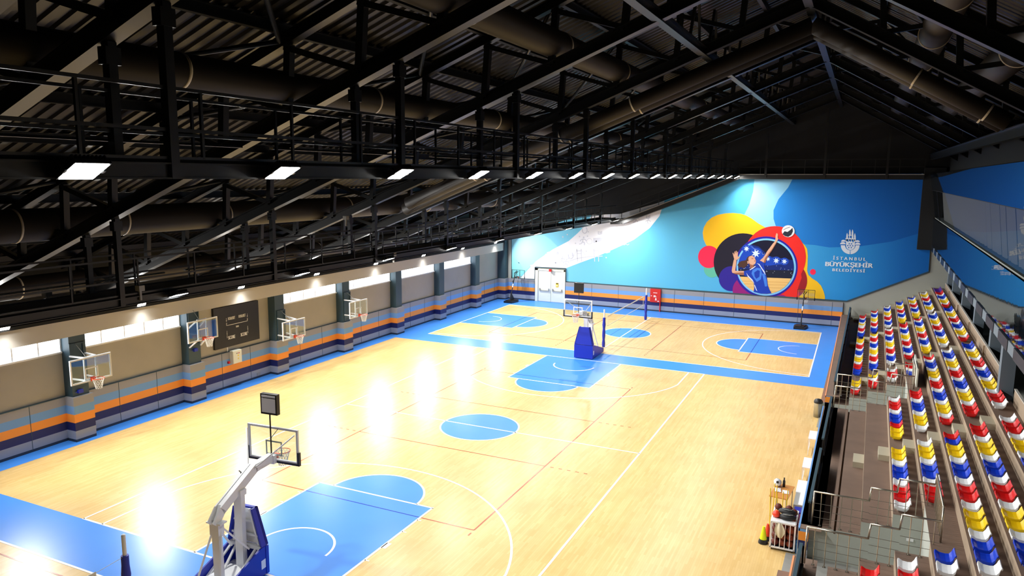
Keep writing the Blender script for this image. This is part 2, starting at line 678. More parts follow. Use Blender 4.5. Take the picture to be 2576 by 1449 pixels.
# left wall
wl = MB()
wl.box(-15.3, -15.0, -26, 33, 1.93, 3.86, 0)
for k in range(-3, 6):
    ya, yb = -2.9 + 6.06 * k + 0.38, -2.9 + 6.06 * (k + 1) - 0.38
    if k in (0, 5):
        wl.box(-15.3, -15.0, ya, yb, 3.86, 4.56, 0)
    wl.box(-15.3, -15.0, ya - 0.76, ya, 3.86, 4.56, 0)
wl.box(-15.3, -14.4, -26, 32.3, 4.56, 5.27, 1)
wl.box(-15.3, -15.0, -26, 33, 5.27, 8.2, 2)
wl.box(-15.0, -14.34, -26, 32.3, 5.27, 5.40, 2)
struct('wall_left', wl, [M['concrete'], M['beam'], M['void']], 'bare concrete side wall under a pale ring beam', 'wall')
struct('baseboard_left', MB().box(-15.3, -14.9, -26, 33, 0, 1.93), M['stripe'], 'grey, blue, orange and navy striped dado along the side wall', 'wall panel')
n = 0
for k in range(-3, 6):
    y = min(-2.9 + 6.06 * k, 32.6) - 0.05
    c = thing('column_%d' % (k + 4), 'dark teal wall column with striped padded foot, %s from the far wall' % ORD[6 - k] if k < 6 else '', 'column', (-14.9, y, 0), kind='structure')
    MB().box(-15.0, -14.5, y - 0.37, y + 0.37, 1.9, 4.56).build('shaft', M['column'], c, world=True)
    MB().box(-15.0, -14.36, y - 0.46, y + 0.46, 0, 1.94).build('padding', M['stripe'], c, world=True)
c = thing('column_10', 'dark teal corner column between the striped side wall and the mural wall', 'column', (-14.6, 32.6, 0), kind='structure')
MB().box(-15.2, -14.25, 32.25, 32.98, 1.9, 5.9).build('shaft', M['column'], c, world=True)
MB().box(-15.2, -14.15, 32.2, 32.98, 0, 1.94).build('padding', M['stripe'], c, world=True)
for n, k in enumerate((-2, -1, 1, 2, 3, 4)):
    ya, yb = -2.9 + 6.06 * k + 0.36, -2.9 + 6.06 * (k + 1) - 0.46
    wn = thing('window_%d' % (n + 1), 'narrow glowing strip window under the ring beam, %s from the far wall' % ORD[6 - n], 'window', (-15.1, (ya + yb) / 2, 3.86), kind='structure')
    fr = MB()
    fr.box(-15.06, -14.9, ya, yb, 3.82, 3.89)
    cuts = [0, 0.20, 0.42, 0.62, 0.82, 1.0]
    for q in cuts:
        fr.box(-15.06, -14.98, ya + (yb - ya) * q - 0.03, ya + (yb - ya) * q + 0.03, 3.89, 4.55)
    fr.build('frame', M['white'], wn, world=True)
    for q0, q1 in zip(cuts, cuts[1:]):
        MB().box(-15.05, -15.02, ya + (yb - ya) * q0 + 0.03, ya + (yb - ya) * q1 - 0.03, 3.90, 4.54).build('pane', M['daylight'], wn, world=True)

# far wall, gable
wf = MB()
wf.box(-15.3, 27, 33.0, 33.3, 0, 11.6, 0)
top = [(-15.3, 33.0, 5.6), (-15.3, 33.0, 8.0), (RX, 33.0, RZ + 2.6), (27, 33.0, 11.5), (27, 33.0, 11.6)]
cut = [(2318, 436), (1850, 440), (1650, 512), (1560, 538), (1490, 541), (1440, 548), (1385, 566), (1287, 600)]
wf.prism([tuple(p) for p in top[:4]] + [(27, 33.0, 11.62)] + [tuple(at(u, v, 1, 33.0)) for u, v in cut], (0, -0.03, 0), 1)
struct('wall_far', wf, [M['grey_wall'], M['void']], 'end wall of the hall, grey below and black in the gable', 'wall')
dd = MB()
for a, b in ((-14.2, -11.5), (-8.48, 14.36)):
    dd.box(a, b, 32.86, 33.0, 0, 1.93)
struct('baseboard_far', dd, M['stripe'], 'striped dado along the end wall below the mural', 'wall panel')
jn = MB()
for x in [-6.0 + 2.45 * i for i in range(9)]:
    jn.box(x - 0.01, x + 0.01, 32.85, 32.87, 0.1, 1.92)
for y in [-13 + 2.02 * i for i in range(23)]:
    jn.box(-14.905, -14.89, y - 0.01, y + 0.01, 0.1, 1.92)
jn.box(-15.0, -14.88, -26, 32.3, 1.925, 1.95)
struct('trim_1', jn, M['column'], 'thin dark panel joints of the striped dado', 'trim')

# roof deck: real trapezoid ribs
dk = MB()
yy, prof = -36.0, []
while yy < 33.4:
    for dy, dz in ((0, 0), (0.16, 0), (0.20, 0.07), (0.34, 0.07), (0.38, 0)):
        prof.append((yy + dy, dz))
    yy += 0.38
for xa, xb in ((-15.6, RX), (RX, 27.5)):
    za, zb = chord(xa) + 2.32, chord(xb) + 2.32
    vs = [(x, y, z + d) for y, d in prof for x, z in ((xa, za), (xb, zb))]
    dk.add(vs, [(2 * i, 2 * i + 1, 2 * i + 3, 2 * i + 2) for i in range(len(prof) - 1)])
struct('ceiling', dk, M['deck'], 'dark corrugated metal roof deck', 'ceiling')
struct('wall_near', MB().box(-15.3, 27, -36.3, -36, 0, 21), M['void'], 'dark end wall behind the camera', 'wall')

# door in the far wall
dr = thing('door_1', 'cream double fire door with push bars in the mural wall', 'door', (-9.95, 32.9, 0), kind='structure')
fr = MB()
fr.box(-11.45, -11.18, 32.84, 33.0, 0, 3.0)
fr.box(-8.66, -8.52, 32.84, 33.0, 0, 3.0)
fr.box(-11.45, -8.52, 32.84, 33.0, 2.86, 3.0)
fr.build('frame', M['cream'], dr, world=True)
for a, b in ((-11.17, -9.93), (-9.90, -8.67)):
    lf = MB().box(a, b, 32.90, 32.99, 0.02, 2.85)
    m_ = (a + b) / 2
    for z0, z1 in ((0.45, 1.95),):
        for q in (a + 0.16, b - 0.16):
            lf.box(q - 0.012, q + 0.012, 32.892, 32.905, z0, z1)
        lf.box(a + 0.16, b - 0.16, 32.892, 32.905, z1 - 0.02, z1)
    lf = lf.build('leaf', M['cream'], dr, world=True)
    hb = MB().bar((a + 0.2, 32.83, 1.02), (b - 0.2, 32.83, 1.02), 0.05, 0.05)
    hb.box(a + 0.15, a + 0.21, 32.81, 32.9, 0.98, 1.22)
    hb.box(b - 0.21, b - 0.15, 32.81, 32.9, 0.98, 1.22)
    o = hb.build('push_bar', M['cable'])
    o.parent = lf
    o.location = (9.95, -32.9, 0)
    o.location = (-dr.location.x, -dr.location.y, 0)
sg = MB().box(-9.42, -9.18, 32.88, 32.9, 1.42, 1.80, 0).box(-9.40, -9.20, 32.872, 32.882, 1.70, 1.78, 1).box(-9.35, -9.25, 32.872, 32.882, 1.50, 1.62, 2)
sg.build('notice', [M['yellow'], M['blackp'], M['white']], dr, world=True)
al = thing('alarm_beacon', 'red alarm sounder with white lamp above the cream double door', 'alarm', (-9.95, 32.8, 2.72))
MB().box(-10.06, -9.84, 32.72, 32.84, 2.80, 3.02).build('housing', M['red'], al, world=True)
MB().box(-10.03, -9.87, 32.70, 32.82, 2.70, 2.80).build('lamp', M['white'], al, world=True)


# ------------------------------------------------------------------ roof steel
NX = [RX - 2.11 * i for i in range(13, 0, -1)]
NR = [RX + 2.11 * i for i in range(1, 6)]
for i, k in enumerate(KI[:1] + KI[1:]):
    pass
tr = thing('roof_truss', '', 'roof truss', (0, YK[0], 0), group='steel roof trusses across the hall')
ch = 0.30
DP = 1.75                                               # lower chord underside to upper chord underside
for nm, off, hh, ww in (('lower_chord', 0, 0.34, 0.30), ('upper_chord', DP, 0.26, 0.26)):
    b = MB()
    b.ibeam((-15.2, 0, chord(-15.2) + off), (RX, 0, RZ + off), hh, ww)
    b.ibeam((RX, 0, RZ + off), (23.8, 0, chord(23.8) + off), hh, ww)
    b.build(nm, M['black'], tr)
allx = NX + [RX] + NR
for x in allx:
    z = chord(x)
    MB().bar((x, 0, z + 0.30), (x + (0.12 if x < RX else -0.12), 0, z + DP + 0.05), 0.18, 0.18, (0, 1, 0)).build('post', M['black'], tr)
for a, b in zip(allx, allx[1:]):
    if b <= RX:
        p, q = (a, 0, chord(a) + DP), (b, 0, chord(b) + 0.30)
    else:
        p, q = (b, 0, chord(b) + DP), (a, 0, chord(a) + 0.30)
    MB().bar(p, q, 0.14, 0.14, (0, 1, 0)).build('diagonal', M['black'], tr)
far = lambda k: ORD[6 - k]
for k, y in zip(KI, YK):
    lab = 'black steel roof truss spanning the hall, %s from the far wall' % far(k)
    if k == KI[0]:
        tr['label'] = lab
    else:
        dup(tr, lab, (0, y, 0))

# purlins, ridge and tie beams run the length of the hall
pn = 0
for x in NX[::1] + [RX - 0.4] + NR:
    pn += 1
    z = chord(x) + DP + 0.27
    b = MB().ibeam((x, -33, z), (x, 33, z), 0.26, 0.16)
    struct('roof_beam', b, M['black'], 'black purlin under the roof deck, %s counted from the window side' % ORD[pn] if pn <= 20 else '', 'roof beam')
for x, lab in ((9.95, 'dark tie beam along the hall between window side and ridge'), (13.2, 'dark ridge beam along the hall under the roof apex')):
    t = thing('ridge_beam' if x > 13 else 'tie_beam', lab, 'roof beam', (x, 0, chord(x)))
    MB().ibeam((x, -33, chord(x)), (x, 33, chord(x)), 0.28, 0.26).build('beam', M['steel'], t, world=True)
    for y in YK[2:]:
        for d in (1.0, 2.0, 4.1, 5.1):
            e = 0.25 if d in (1.0, 4.1) else -0.25
            MB().bar((x, y + d - e, chord(x) + 0.28), (x + 0.05, y + d + e * 1.5, chord(x) + DP), 0.08, 0.08).build('lacing', M['steel'], t, world=True)
struct('roof_beam', MB().ibeam((19.75, -30, 12.75), (19.35, 33, 12.75), 0.4, 0.25), M['steel'], 'dark eaves beam above the press box windows', 'roof beam')

# pipe braces between the trusses
pb = 0
for k in range(-3, 5):
    y0 = -2.9 + 6.06 * k
    for x0, x1 in ((-1.5, 2.7), (6.8, 2.7), (-9.9, -5.7), (15.4, 17.5)):
        pb += 1
        z0, z1 = chord(x0) + DP + 0.1, chord(x1) + DP + 0.1
        o = MB().tube((x0, y0 + 0.2, z0), (x1, y0 + 5.86, z1), 0.06, 8).build('roof_brace', M['steel'], smooth=True)
        wh = {-1.5: 'rising between the two catwalks', 6.8: 'above the central catwalk', -9.9: 'above the outer catwalk', 15.4: 'beyond the ridge'}[x0]
        tag(o, 'slanting steel pipe brace %s, %s roof bay from the far wall' % (wh, ORD[5 - k]), 'roof brace', 'pipe braces in the roof')

# ------------------------------------------------------------------ ducts
def duct(x, z, r, ya, yb, rings, lab, group):
    t = thing('air_duct', lab, 'air duct', (x, 0, z), group=group)
    MB().tube((x, ya, z), (x, yb, z), r, 28, caps=True).build('tube', M['duct'], t, smooth=False, world=True)
    for y in rings:
        b = MB()
        vs, fs = [], []
        for i in range(32):
            wv = 2 * PI * i / 32
            for dy, rr in ((-0.03, r), (-0.03, r + 0.02), (0.03, r + 0.02), (0.03, r)):
                vs.append((x + rr * math.cos(wv), y + dy, z + rr * math.sin(wv)))
        for i in range(32):
            j = (i + 1) % 32
            fs += [(4 * i + q, 4 * i + q + 1, 4 * j + q + 1, 4 * j + q) for q in range(3)]
        b.add(vs, fs)
        b.build('band', M['ring'], t, world=True)
    for c in kids(t):
        for p in c.data.polygons:
            p.use_smooth = len(p.vertices) == 4
    return t


G = 'air ducts along the hall'
duct(2.57, 13.42, 0.36, -31, 32, (-25, -18, -11.5, -4, 3, 11, 19), 'big brown round duct above the central catwalk', G)
duct(6.87, 15.12, 0.40, -31, 31, (-20, -13.8, -8.2, -2.4, 4.5, 12), 'big brown round duct between the central catwalk and the ridge', G)
duct(-6.57, 9.85, 0.48, -31, 31, (-16, -12.6, -8.3, -1, 6, 14), 'widest brown duct, above the outer catwalk', G)
duct(-13.3, 7.05, 0.42, -31, 31, (-12, -8, -2, 5), 'brown duct low at the eaves of the window side', G)
duct(16.85, 16.0, 0.46, -31, 32, (-14, -7, -1, 5), 'brown duct just beyond the ridge', G)
duct(18.9, 15.1, 0.50, -31, 32, (-16, -9.5, -3), 'brown duct above the press box', G)
for y, lab in ((-1.75, 'nearer of two slim ducts running up the roof slope'), (-0.75, 'farther of two slim ducts running up the roof slope')):
    t = thing('sloping_duct', lab, 'air duct', (0, y, 10), group='twin sloping ducts')
    x0 = -2.6 if y < -1 else -3.4
    b = MB().tube((x0, y, chord(x0) - 0.32), (RX, y, RZ - 0.32), 0.27, 22).tube((RX, y, RZ - 0.32), (19.0, y, chord(19.0) - 0.32), 0.27, 22)
    o = b.build('tube', M['duct'], t, world=True)
    for p in o.data.polygons:
        p.use_smooth = len(p.vertices) == 4
    for x in (0.6, 4.4, 7.2, 16.4, 18.4):
        dx = 0.05
        o = MB().tube((x, y, chord(x) - 0.32), (x + dx, y, chord(x + dx) - 0.32), 0.29, 22).build('band', M['ring'], t, world=True)

# ------------------------------------------------------------------ catwalks hung from the trusses
def catwalk(xn, xf, zb, lab):
    """xn: side nearer the stands, xf: side nearer the windows, zb: underside of its beams"""
    t = thing('catwalk', lab, 'catwalk', ((xn + xf) / 2, 0, zb), group='catwalks hung under the roof')
    ya, yb = -31, 31.4
    for x in (xn, xf):
        MB().ibeam((x, ya, zb), (x, yb, zb), 0.24, 0.14).build('beam', M['black'], t, world=True)
    MB().box(xf, xn, ya, yb, zb + 0.24, zb + 0.29).build('walkway', M['void'], t, world=True)
    MB().box(xn - 0.06, xn + 0.02, ya, yb, zb + 0.29, zb + 0.33).box(xf - 0.02, xf + 0.06, ya, yb, zb + 0.29, zb + 0.33).build('cable_tray', M['steel'], t, world=True)
    for x in (xn, xf):
        for h in (0.72, 1.32):
            MB().bar((x, ya, zb + h), (x, yb, zb + h), 0.05, 0.05).build('handrail', M['black'], t, world=True)
        y = ya + (0.4 if x == xn else 1.3)
        while y < yb:
            MB().bar((x, y, zb + 0.29), (x, y, zb + 1.32), 0.045, 0.045).build('baluster', M['black'], t, world=True)
            y += 2.02
        for yy in YK:
            b = MB().bar((x, yy, zb), (x, yy, chord(x) + 0.02), 0.15, 0.15)
            b.box(x - 0.09, x + 0.09, yy - 0.13, yy + 0.13, chord(x) - 0.32, chord(x) - 0.06)
            for dz in (-0.24, -0.14):
                for dx in (-0.04, 0.04):
                    b.box(x + dx - 0.013, x + dx + 0.013, yy - 0.142, yy - 0.13, chord(x) + dz - 0.013, chord(x) + dz + 0.013)
            b.build('hanger', M['black'], t, world=True)
    for a in range(-30, 30, 6):
        MB().box(xf - 0.16, xf - 0.06, a + 0.4, a + 5.6, zb + 0.56, zb + 0.60).build('conduit', M['beam'], t, world=True)
    return t


catwalk(5.85, 4.65, 11.31, 'black central catwalk with a row of floodlights, railings both sides')
catwalk(-3.55, -4.83, 7.64, 'black outer catwalk on the window side, hung lower than the central one')
# end walkway along the far wall, level then stepping down with the roof
t = thing('end_walkway', 'black railed walkway across the end wall above the mural', 'catwalk', (6, 32.4, 11.5))
pts = [(19.0, 11.72), (6.2, 11.62), (-3.2, 7.75), (-4.2, 7.70)]
for (xa, za), (xb, zb) in zip(pts, pts[1:]):
    MB().bar((xa, 32.45, za - 0.2), (xb, 32.45, zb - 0.2), 0.9, 0.34).build('deck', M['black'], t, world=True)
    MB().bar((xa, 31.97, za + 0.0), (xb, 31.97, zb + 0.0), 0.04, 0.05).build('edge', M['cable'], t, world=True)  # pale strip paints the light along the deck's edge
    for h in (0.55, 1.1):
        MB().bar((xa, 31.98, za + h), (xb, 31.98, zb + h), 0.04, 0.04).build('handrail', M['black'], t, world=True)
    nn = max(1, int(abs(xa - xb) / 1.55))
    for i in range(nn):
        f_ = i / nn
        x, z = xa + (xb - xa) * f_, za + (zb - za) * f_
        MB().bar((x, 31.98, z), (x, 31.98, z + 1.1), 0.04, 0.04).build('baluster', M['black'], t, world=True)
for x in (8.2, 12.4, 16.6):
    MB().bar((x, 31.95, 11.4), (x, 31.95, chord(x) + 0.1), 0.16, 0.16).build('hanger', M['black'], t, world=True)

# ------------------------------------------------------------------ floodlights
def floodlight(name, label, sx, sy, power, spread, group, fins=True):
    """hangs at its origin, glass facing straight down"""
    t = thing(name, label, 'floodlight', group=group)
    h = MB().box(-sx / 2, sx / 2, -sy / 2, sy / 2, 0.012, 0.07)
    h.build('housing', M['blackp'], t)
    if fins:
        f = MB()
        nf = 9
        for i in range(nf):
            y = -sy / 2 + 0.03 + (sy - 0.06) * i / (nf - 1)
            f.box(-sx / 2 + 0.03, sx / 2 - 0.03, y - 0.008, y + 0.008, 0.07, 0.15)
        f.build('heat_sink', M['blackp'], t)
    MB().box(-0.03, 0.03, -sy / 2 - 0.03, sy / 2 + 0.03, 0.13, 0.16).box(-0.03, 0.03, -sy / 2 - 0.03, -sy / 2, 0.0, 0.16).box(-0.03, 0.03, sy / 2, sy / 2 + 0.03, 0.0, 0.16).build('bracket', M['steel'], t)
    if power:
        q = MB()
        q.flat([(-sx / 2 + .02, -sy / 2 + .02, 0.004), (-sx / 2 + .02, sy / 2 - .02, 0.004), (sx / 2 - .02, sy / 2 - .02, 0.004), (sx / 2 - .02, -sy / 2 + .02, 0.004)])
        q.build('glass', M['lens'], t)
        ld = bpy.data.lights.new('floodlight', 'AREA')
        ld.shape = 'RECTANGLE'
        ld.size, ld.size_y = sx - 0.05, sy - 0.05
        ld.energy = power
        ld.color = (1.0, 0.985, 0.955)
        ld.spread = math.radians(spread)
        lo = bpy.data.objects.new('floodlight_beam', ld)
        COL.objects.link(lo)
        lo.location = (0, 0, -0.01)
        lo.parent = t
    return t


def row(proto, items, g):
    for i, (loc, tilt, lab) in enumerate(items):
        rot = (0, -math.radians(tilt), 0)
        if i == 0:
            proto.location, proto.rotation_euler = loc, rot
            proto['label'] = lab
        else:
            dup(proto, lab, loc, rot)


g = 'floodlights along the central catwalk'
pr = floodlight('floodlight', '', 0.44, 0.50, LAMP_W, 140, g)
it = []
for i in range(16):
    y = -22.7 + 3.60 * i
    it.append(((6.17, y, 11.40), 28, 'lit floodlight on the central catwalk beam, %s from the camera end' % ORD[i + 1]))
row(pr, it, g)
g = 'floodlights on the ring beam over the windows'
pr = floodlight('wall_floodlight', '', 0.46, 0.46, WALL_W, 150, g)
it = []
for i in range(8):
    it.append(((-14.22, -12.0 + 6.06 * i, 5.52), 58, 'dazzling floodlight on the pale ring beam, %s bay from the far wall' % ORD[8 - i]))
row(pr, it, g)
g = 'floodlights on the court side of the outer catwalk'
pr = floodlight('side_floodlight', '', 0.40, 0.46, SIDE_W, 176, g)
it = []
for i in range(9):
    it.append(((-3.26, -13.32 + 5.5 * i, 7.74), 16, 'flat lit floodlight on the court side of the outer catwalk, %s from the camera' % ORD[i + 1]))
row(pr, it, g)
# the trusses rest on black bearing shoes on the ring beam
for i, (k, y) in enumerate(zip(KI[1:], YK[1:])):
    t = thing('truss_bearing', 'black ribbed bearing shoe on the pale ring beam, %s truss from the far wall' % ORD[6 - k], 'bearing', (-14.5, y, 5.41), group='bearing shoes of the trusses')
    MB().box(-14.72, -14.36, y - .34, y + .34, 5.41, 5.45).build('base_plate', M['void'], t, world=True)
    b = MB()
    for q in range(6):
        b.box(-14.70, -14.40, y - .25 + .1 * q - .02, y - .25 + .1 * q + .02, 5.45, 5.62)
    b.box(-14.75, -14.40, y - .3, y + .3, 5.62, 5.66)
    b.build('rib', M['black'], t, world=True)

jb = 0
for u, v, x in ((118, 738, -4.9), (352, 725, -3.5), (990, 640, -3.6), (1338, 562, -4.6), (870, 548, -4.7), (1252, 420, 4.6)):
    jb += 1
    p = at(u, v, 0, x)
    b = thing('junction_box', 'small pale electrical box on the %s catwalk, %s from the camera' % ('outer' if x < 0 else 'central', ORD[jb]), 'box', p)
    MB().box(-0.09, 0.09, -0.09, 0.09, -0.08, 0.08).build('case', M['cable'], b)
    MB().box(-0.03, 0.03, -0.03, 0.03, -0.35, -0.08).build('stem', M['cable'], b)


# ------------------------------------------------------------------ baskets and nets
def net_mesh(mb, c, R0, R1, h, n=12, r=0.008, mi=0):
    rows = 5
    P = lambda k, i: (c[0] + (R0 + (R1 - R0) * (k / rows) ** 0.7) * math.cos(2 * PI * (i + 0.5 * (k % 2)) / n),
                      c[1] + (R0 + (R1 - R0) * (k / rows) ** 0.7) * math.sin(2 * PI * (i + 0.5 * (k % 2)) / n), c[2] - h * k / rows)
    for k in range(rows):
        for i in range(n):
            mb.tube(P(k, i), P(k + 1, i if k % 2 == 0 else i + 1), r, 4, caps=False, mi=mi)
            mb.tube(P(k, i), P(k + 1, i - 1 if k % 2 == 0 else i), r, 4, caps=False, mi=mi)
    return mb


def backboard(t, y, zb, wd_, ht, pad, face, square_mat, flip=1):
    """a clear board in the plane y, facing +y; zb its lower edge; returns nothing"""
    f = MB()
    e = 0.06
    for x0, x1, z0, z1 in ((-wd_ / 2, wd_ / 2, zb, zb + e), (-wd_ / 2, wd_ / 2, zb + ht - e, zb + ht), (-wd_ / 2, -wd_ / 2 + e, zb + e, zb + ht - e), (wd_ / 2 - e, wd_ / 2, zb + e, zb + ht - e)):
        f.box(x0, x1, y - 0.05, y + 0.012, z0, z1)
    gl = MB().box(-wd_ / 2 + e, wd_ / 2 - e, y - 0.008, y, zb + e, zb + ht - e).build('backboard', face, t)
    f.build('frame', M['white'], gl)
    q = MB()
    for x0, x1, z0, z1 in ((-.295, .295, zb + .15, zb + .20), (-.295, .295, zb + .55, zb + .60), (-.295, -.245, zb + .20, zb + .55), (.245, .295, zb + .20, zb + .55)):
        q.box(x0, x1, y + 0.001, y + 0.006, z0, z1)
    q.build('target_square', square_mat, gl)
    if pad:
        p = MB().box(-wd_ / 2 - .03, wd_ / 2 + .03, y - .06, y + .03, zb - .05, zb + .015)
        for s_ in (-1, 1):
            p.box(s_ * wd_ / 2 - .035, s_ * wd_ / 2 + .035, y - .06, y + .03, zb - .05, zb + .36)
        p.build('edge_padding', M['navy'], gl)


def rim(t, y, z, out=0.15):
    rr = MB().ring((0, y + out + 0.225, z), 0.235, 0.012, 30, 8)
    rr.box(-.09, .09, y + 0.006, y + 0.03, z - .16, z + .02)
    rr.prism([(-.10, y + .03, z - .005), (.10, y + .03, z - .005), (.05, y + out + .02, z - .005), (-.05, y + out + .02, z - .005)], (0, 0, 0.012))
    rr.prism([(-.10, y + .03, z - .01), (-.10, y + .03, z - .13), (-.07, y + out, z - .01)], (.006, 0, 0))
    rr.prism([(.10, y + .03, z - .01), (.10, y + .03, z - .13), (.07, y + out, z - .01)], (-.006, 0, 0))
    o = rr.build('rim', M['orange'], t)
    net_mesh(MB(), (0, y + out + 0.225, z - .02), .225, .12, .42).build('net', M['net'], o)


def portable(label, loc, rz):
    """faces +y; the padded front stands at y = 0 and the ballast base runs back"""
    t = thing('portable_hoop', label, 'basketball hoop', loc, rz, 'big portable hoops of the main court')
    base = MB()
    base.box(-.56, .56, -2.25, -.12, .10, .26)
    base.box(-.50, .50, -1.5, -.5, .26, .36)
    for x in (-.42, .42):
        for y in (-2.0, -.4):
            base.tube((x - .03, y, .06), (x + .03, y, .06), .06, 12)
    for y in (-1.75, -1.35):
        base.box(-.35, .35, y - .06, y + .06, .26, .34)
    base.box(-.58, .58, -.25, -.12, .80, .90)
    for x in (-.5, .5):
        base.bar((x, -.18, .85), (x, -1.3, .28), .07, .05)
        base.bar((x * .7, -.18, .84), (x * .55, -.9, .30), .06, .05)
    base.build('base', M['white'], t)
    fp = MB().box(-.615, .615, -.12, 0, .04, .88)
    fp.build('front_padding', M['pad'], t)
    up = MB().prism([(-.61, -.10, .91), (.61, -.10, .91), (.34, -.16, 2.02), (-.34, -.16, 2.02)], (0, .10, 0))
    for s_ in (-1, 1):
        up.prism([(s_ * .61, -.28, .91), (s_ * .61, -.0, .91), (s_ * .34, -.06, 2.02), (s_ * .34, -.30, 2.02)], (-s_ * .05, 0, 0))
    up.build('upper_padding', M['pad'], t)
    bk = MB().prism([(-.54, -.115, .93), (.54, -.115, .93), (.30, -.175, 1.97), (-.30, -.175, 1.97)], (0, -.012, 0))
    for z in (1.2, 1.6):
        w_ = .55 - .24 * (z - .9) / 1.1
        bk.bar((-w_, -.2, z), (w_, -.2, z), .05, .05)
    for s_ in (-1, 1):
        bk.bar((s_ * .44, -.2, .92), (s_ * .2, -.24, 2.0), .05, .05)
    bk.build('padding_backing', M['white'], t)
    for s_ in (-1, 1):
        sp = MB().prism([(s_ * .60, -2.28, .05), (s_ * .60, -.06, .05), (s_ * .60, -.06, .90), (s_ * .60, -.30, .88), (s_ * .60, -2.28, .30)], (-s_ * .05, 0, 0))
        sp.box(s_ * .60 - .006, s_ * .60 + .006, -.32, -.14, .26, .52, 1)
        sp.build('side_padding', [M['pad'], M['white']], t)
    MB().bar((0, -.42, .30), (0, -.40, 2.55), .26, .16, (0, 1, 0)).box(-.16, .16, -.52, -.28, 2.45, 2.62).build('front_mast', M['white'], t)
    rm = MB().bar((0, -1.30, .28), (0, -1.32, 1.95), .24, .14, (0, 1, 0))
    rm.box(-.15, .15, -1.42, -1.2, 1.7, 2.05).box(-.24, .24, -1.44, -1.18, 2.03, 2.07)
    rm.build('rear_mast', M['white'], t)
    bm = MB()
    for x in (-.09, .09):
        bm.bar((x, -1.45, 2.02), (x, -1.15, 2.36), .04, .26, (0, 0, 1))
        bm.bar((x, -1.18, 2.33), (x, .25, 3.02), .04, .26, (0, 0, 1))
        bm.bar((x, .22, 3.0), (x, .98, 3.03), .04, .22, (0, 0, 1))
    bm.bar((0, -1.42, 2.14), (0, -1.15, 2.46), .20, .03)
    bm.bar((0, -1.17, 2.44), (0, .25, 3.13), .20, .03)
    bm.bar((0, .22, 3.11), (0, .98, 3.13), .20, .03)
    bm.box(-.15, .15, .95, 1.08, 2.86, 3.12)
    bm.build('boom', M['white'], t)
    for s_ in (-1, 1):
        MB().bar((s_ * .12, -1.30, 1.86), (s_ * .42, -1.75, .34), .045, .045).build('stay', M['white'], t)
        MB().bar((s_ * .10, -1.25, 1.90), (s_ * .30, -.45, .90), .045, .045).build('stay', M['white'], t)
        MB().tube((s_ * .06, .1, 2.98), (s_ * .86, 1.02, 3.83), .024, 8).build('stay', M['white'], t)
    MB().tube((-.25, -.02, 2.70), (-.25, .02, 2.92), .028, 10).tube((-.25, 0, 2.92), (-.33, .02, 2.95), .02, 8).build('winch_handle', M['blackp'], t)
    backboard(t, 1.16, 2.90, 1.80, 1.05, True, M['clear'], M['glasswhite'])
    rim(t, 1.18, 3.05, .14)
    sc = MB().box(-.29, .29, 1.0, 1.14, 4.36, 4.98).build('shot_clock', M['blackp'], t)
    q = MB().box(-.24, .24, 0.99, 1.0, 4.42, 4.85).box(-.24, .24, 0.99, 1.0, 4.88, 4.94)
    q.build('rear_panel', M['white'], sc)
    MB().box(-.25, .25, 1.14, 1.146, 4.40, 4.94).build('display', M['screen'], sc)
    MB().tube((0, 1.04, 3.05), (0, 1.04, 4.37), .022, 10).tube((0, 1.04, 3.62), (.22, 1.12, 3.92), .01, 6).build('clock_pole', M['blackp'], t)
    return t


portable('big white and blue portable hoop facing the camera, beside the volleyball net', (-.08, 14.22, 0), PI)
portable('big white and blue portable hoop seen from behind, nearest the camera', (-.17, -13.95, 0), math.radians(4.5))


def wall_hoop(label, y, x, zb, up, folded=False):
    """local frame: faces +y, then turned to face +x"""
    t = thing('wall_hoop', label, 'basketball hoop', (-14.5, y, 0), -PI / 2, 'hoops mounted on the wall columns')
    L = x + 14.5
    pl = MB()
    for s_ in (-.3, .3):
        pl.box(s_ - .03, s_ + .03, .0, .05, zb - .3, zb + 1.55)
    pl.box(-.3, .3, 0, .04, zb + 1.48, zb + 1.55).box(-.3, .3, 0, .04, zb - .3, zb - .24)
    pl.build('wall_frame', M['column'], t)
    ar = MB()
    drop = -0.42 if folded else up
    for z0 in (zb + .05, zb + 1.02):
        for s_ in (-.26, .26):
            ar.bar((s_ * 1.3, .05, z0 + drop), (s_, L - .06, z0 + .02), .07, .06)
        ar.bar((-.26, L - .10, z0 + .02), (.26, L - .10, z0 + .02), .05, .05)
    for s_ in (-.26, .26):
        ar.bar((s_, L - .07, zb + .0), (s_, L - .07, zb + 1.08), .05, .05)
    ar.build('arm', M['white'], t)
    MB().tube((.05, .05, zb + 1.52), (.15, L - .08, zb + 1.06), .012, 6).build('brace_cable', M['cable'], t)
    MB().box(-.1, .12, .02, .12, zb - .62, zb - .48).box(.12, .22, .06, .09, zb - .56, zb - .54).build('winch', [M['pad']], t)
    backboard(t, L, zb, 1.84, 1.05, False, M['clear'], M['glasswhite'])
    rim(t, L + .012, zb + .17, .15)
    return t


wall_hoop('wall hoop nearest the camera, on the first column left of the scoreboard', -9.07, -13.62, 2.69, .02)
wall_hoop('wall hoop mounted highest, overlapping the left edge of the scoreboard', -2.95, -13.85, 3.19, 0, folded=True)
wall_hoop('wall hoop on the column just right of the black scoreboard', 3.2, -13.55, 2.12, .10)
wall_hoop('wall hoop farthest along the window wall, third column from the scoreboard', 9.26, -13.58, 2.33, .05)


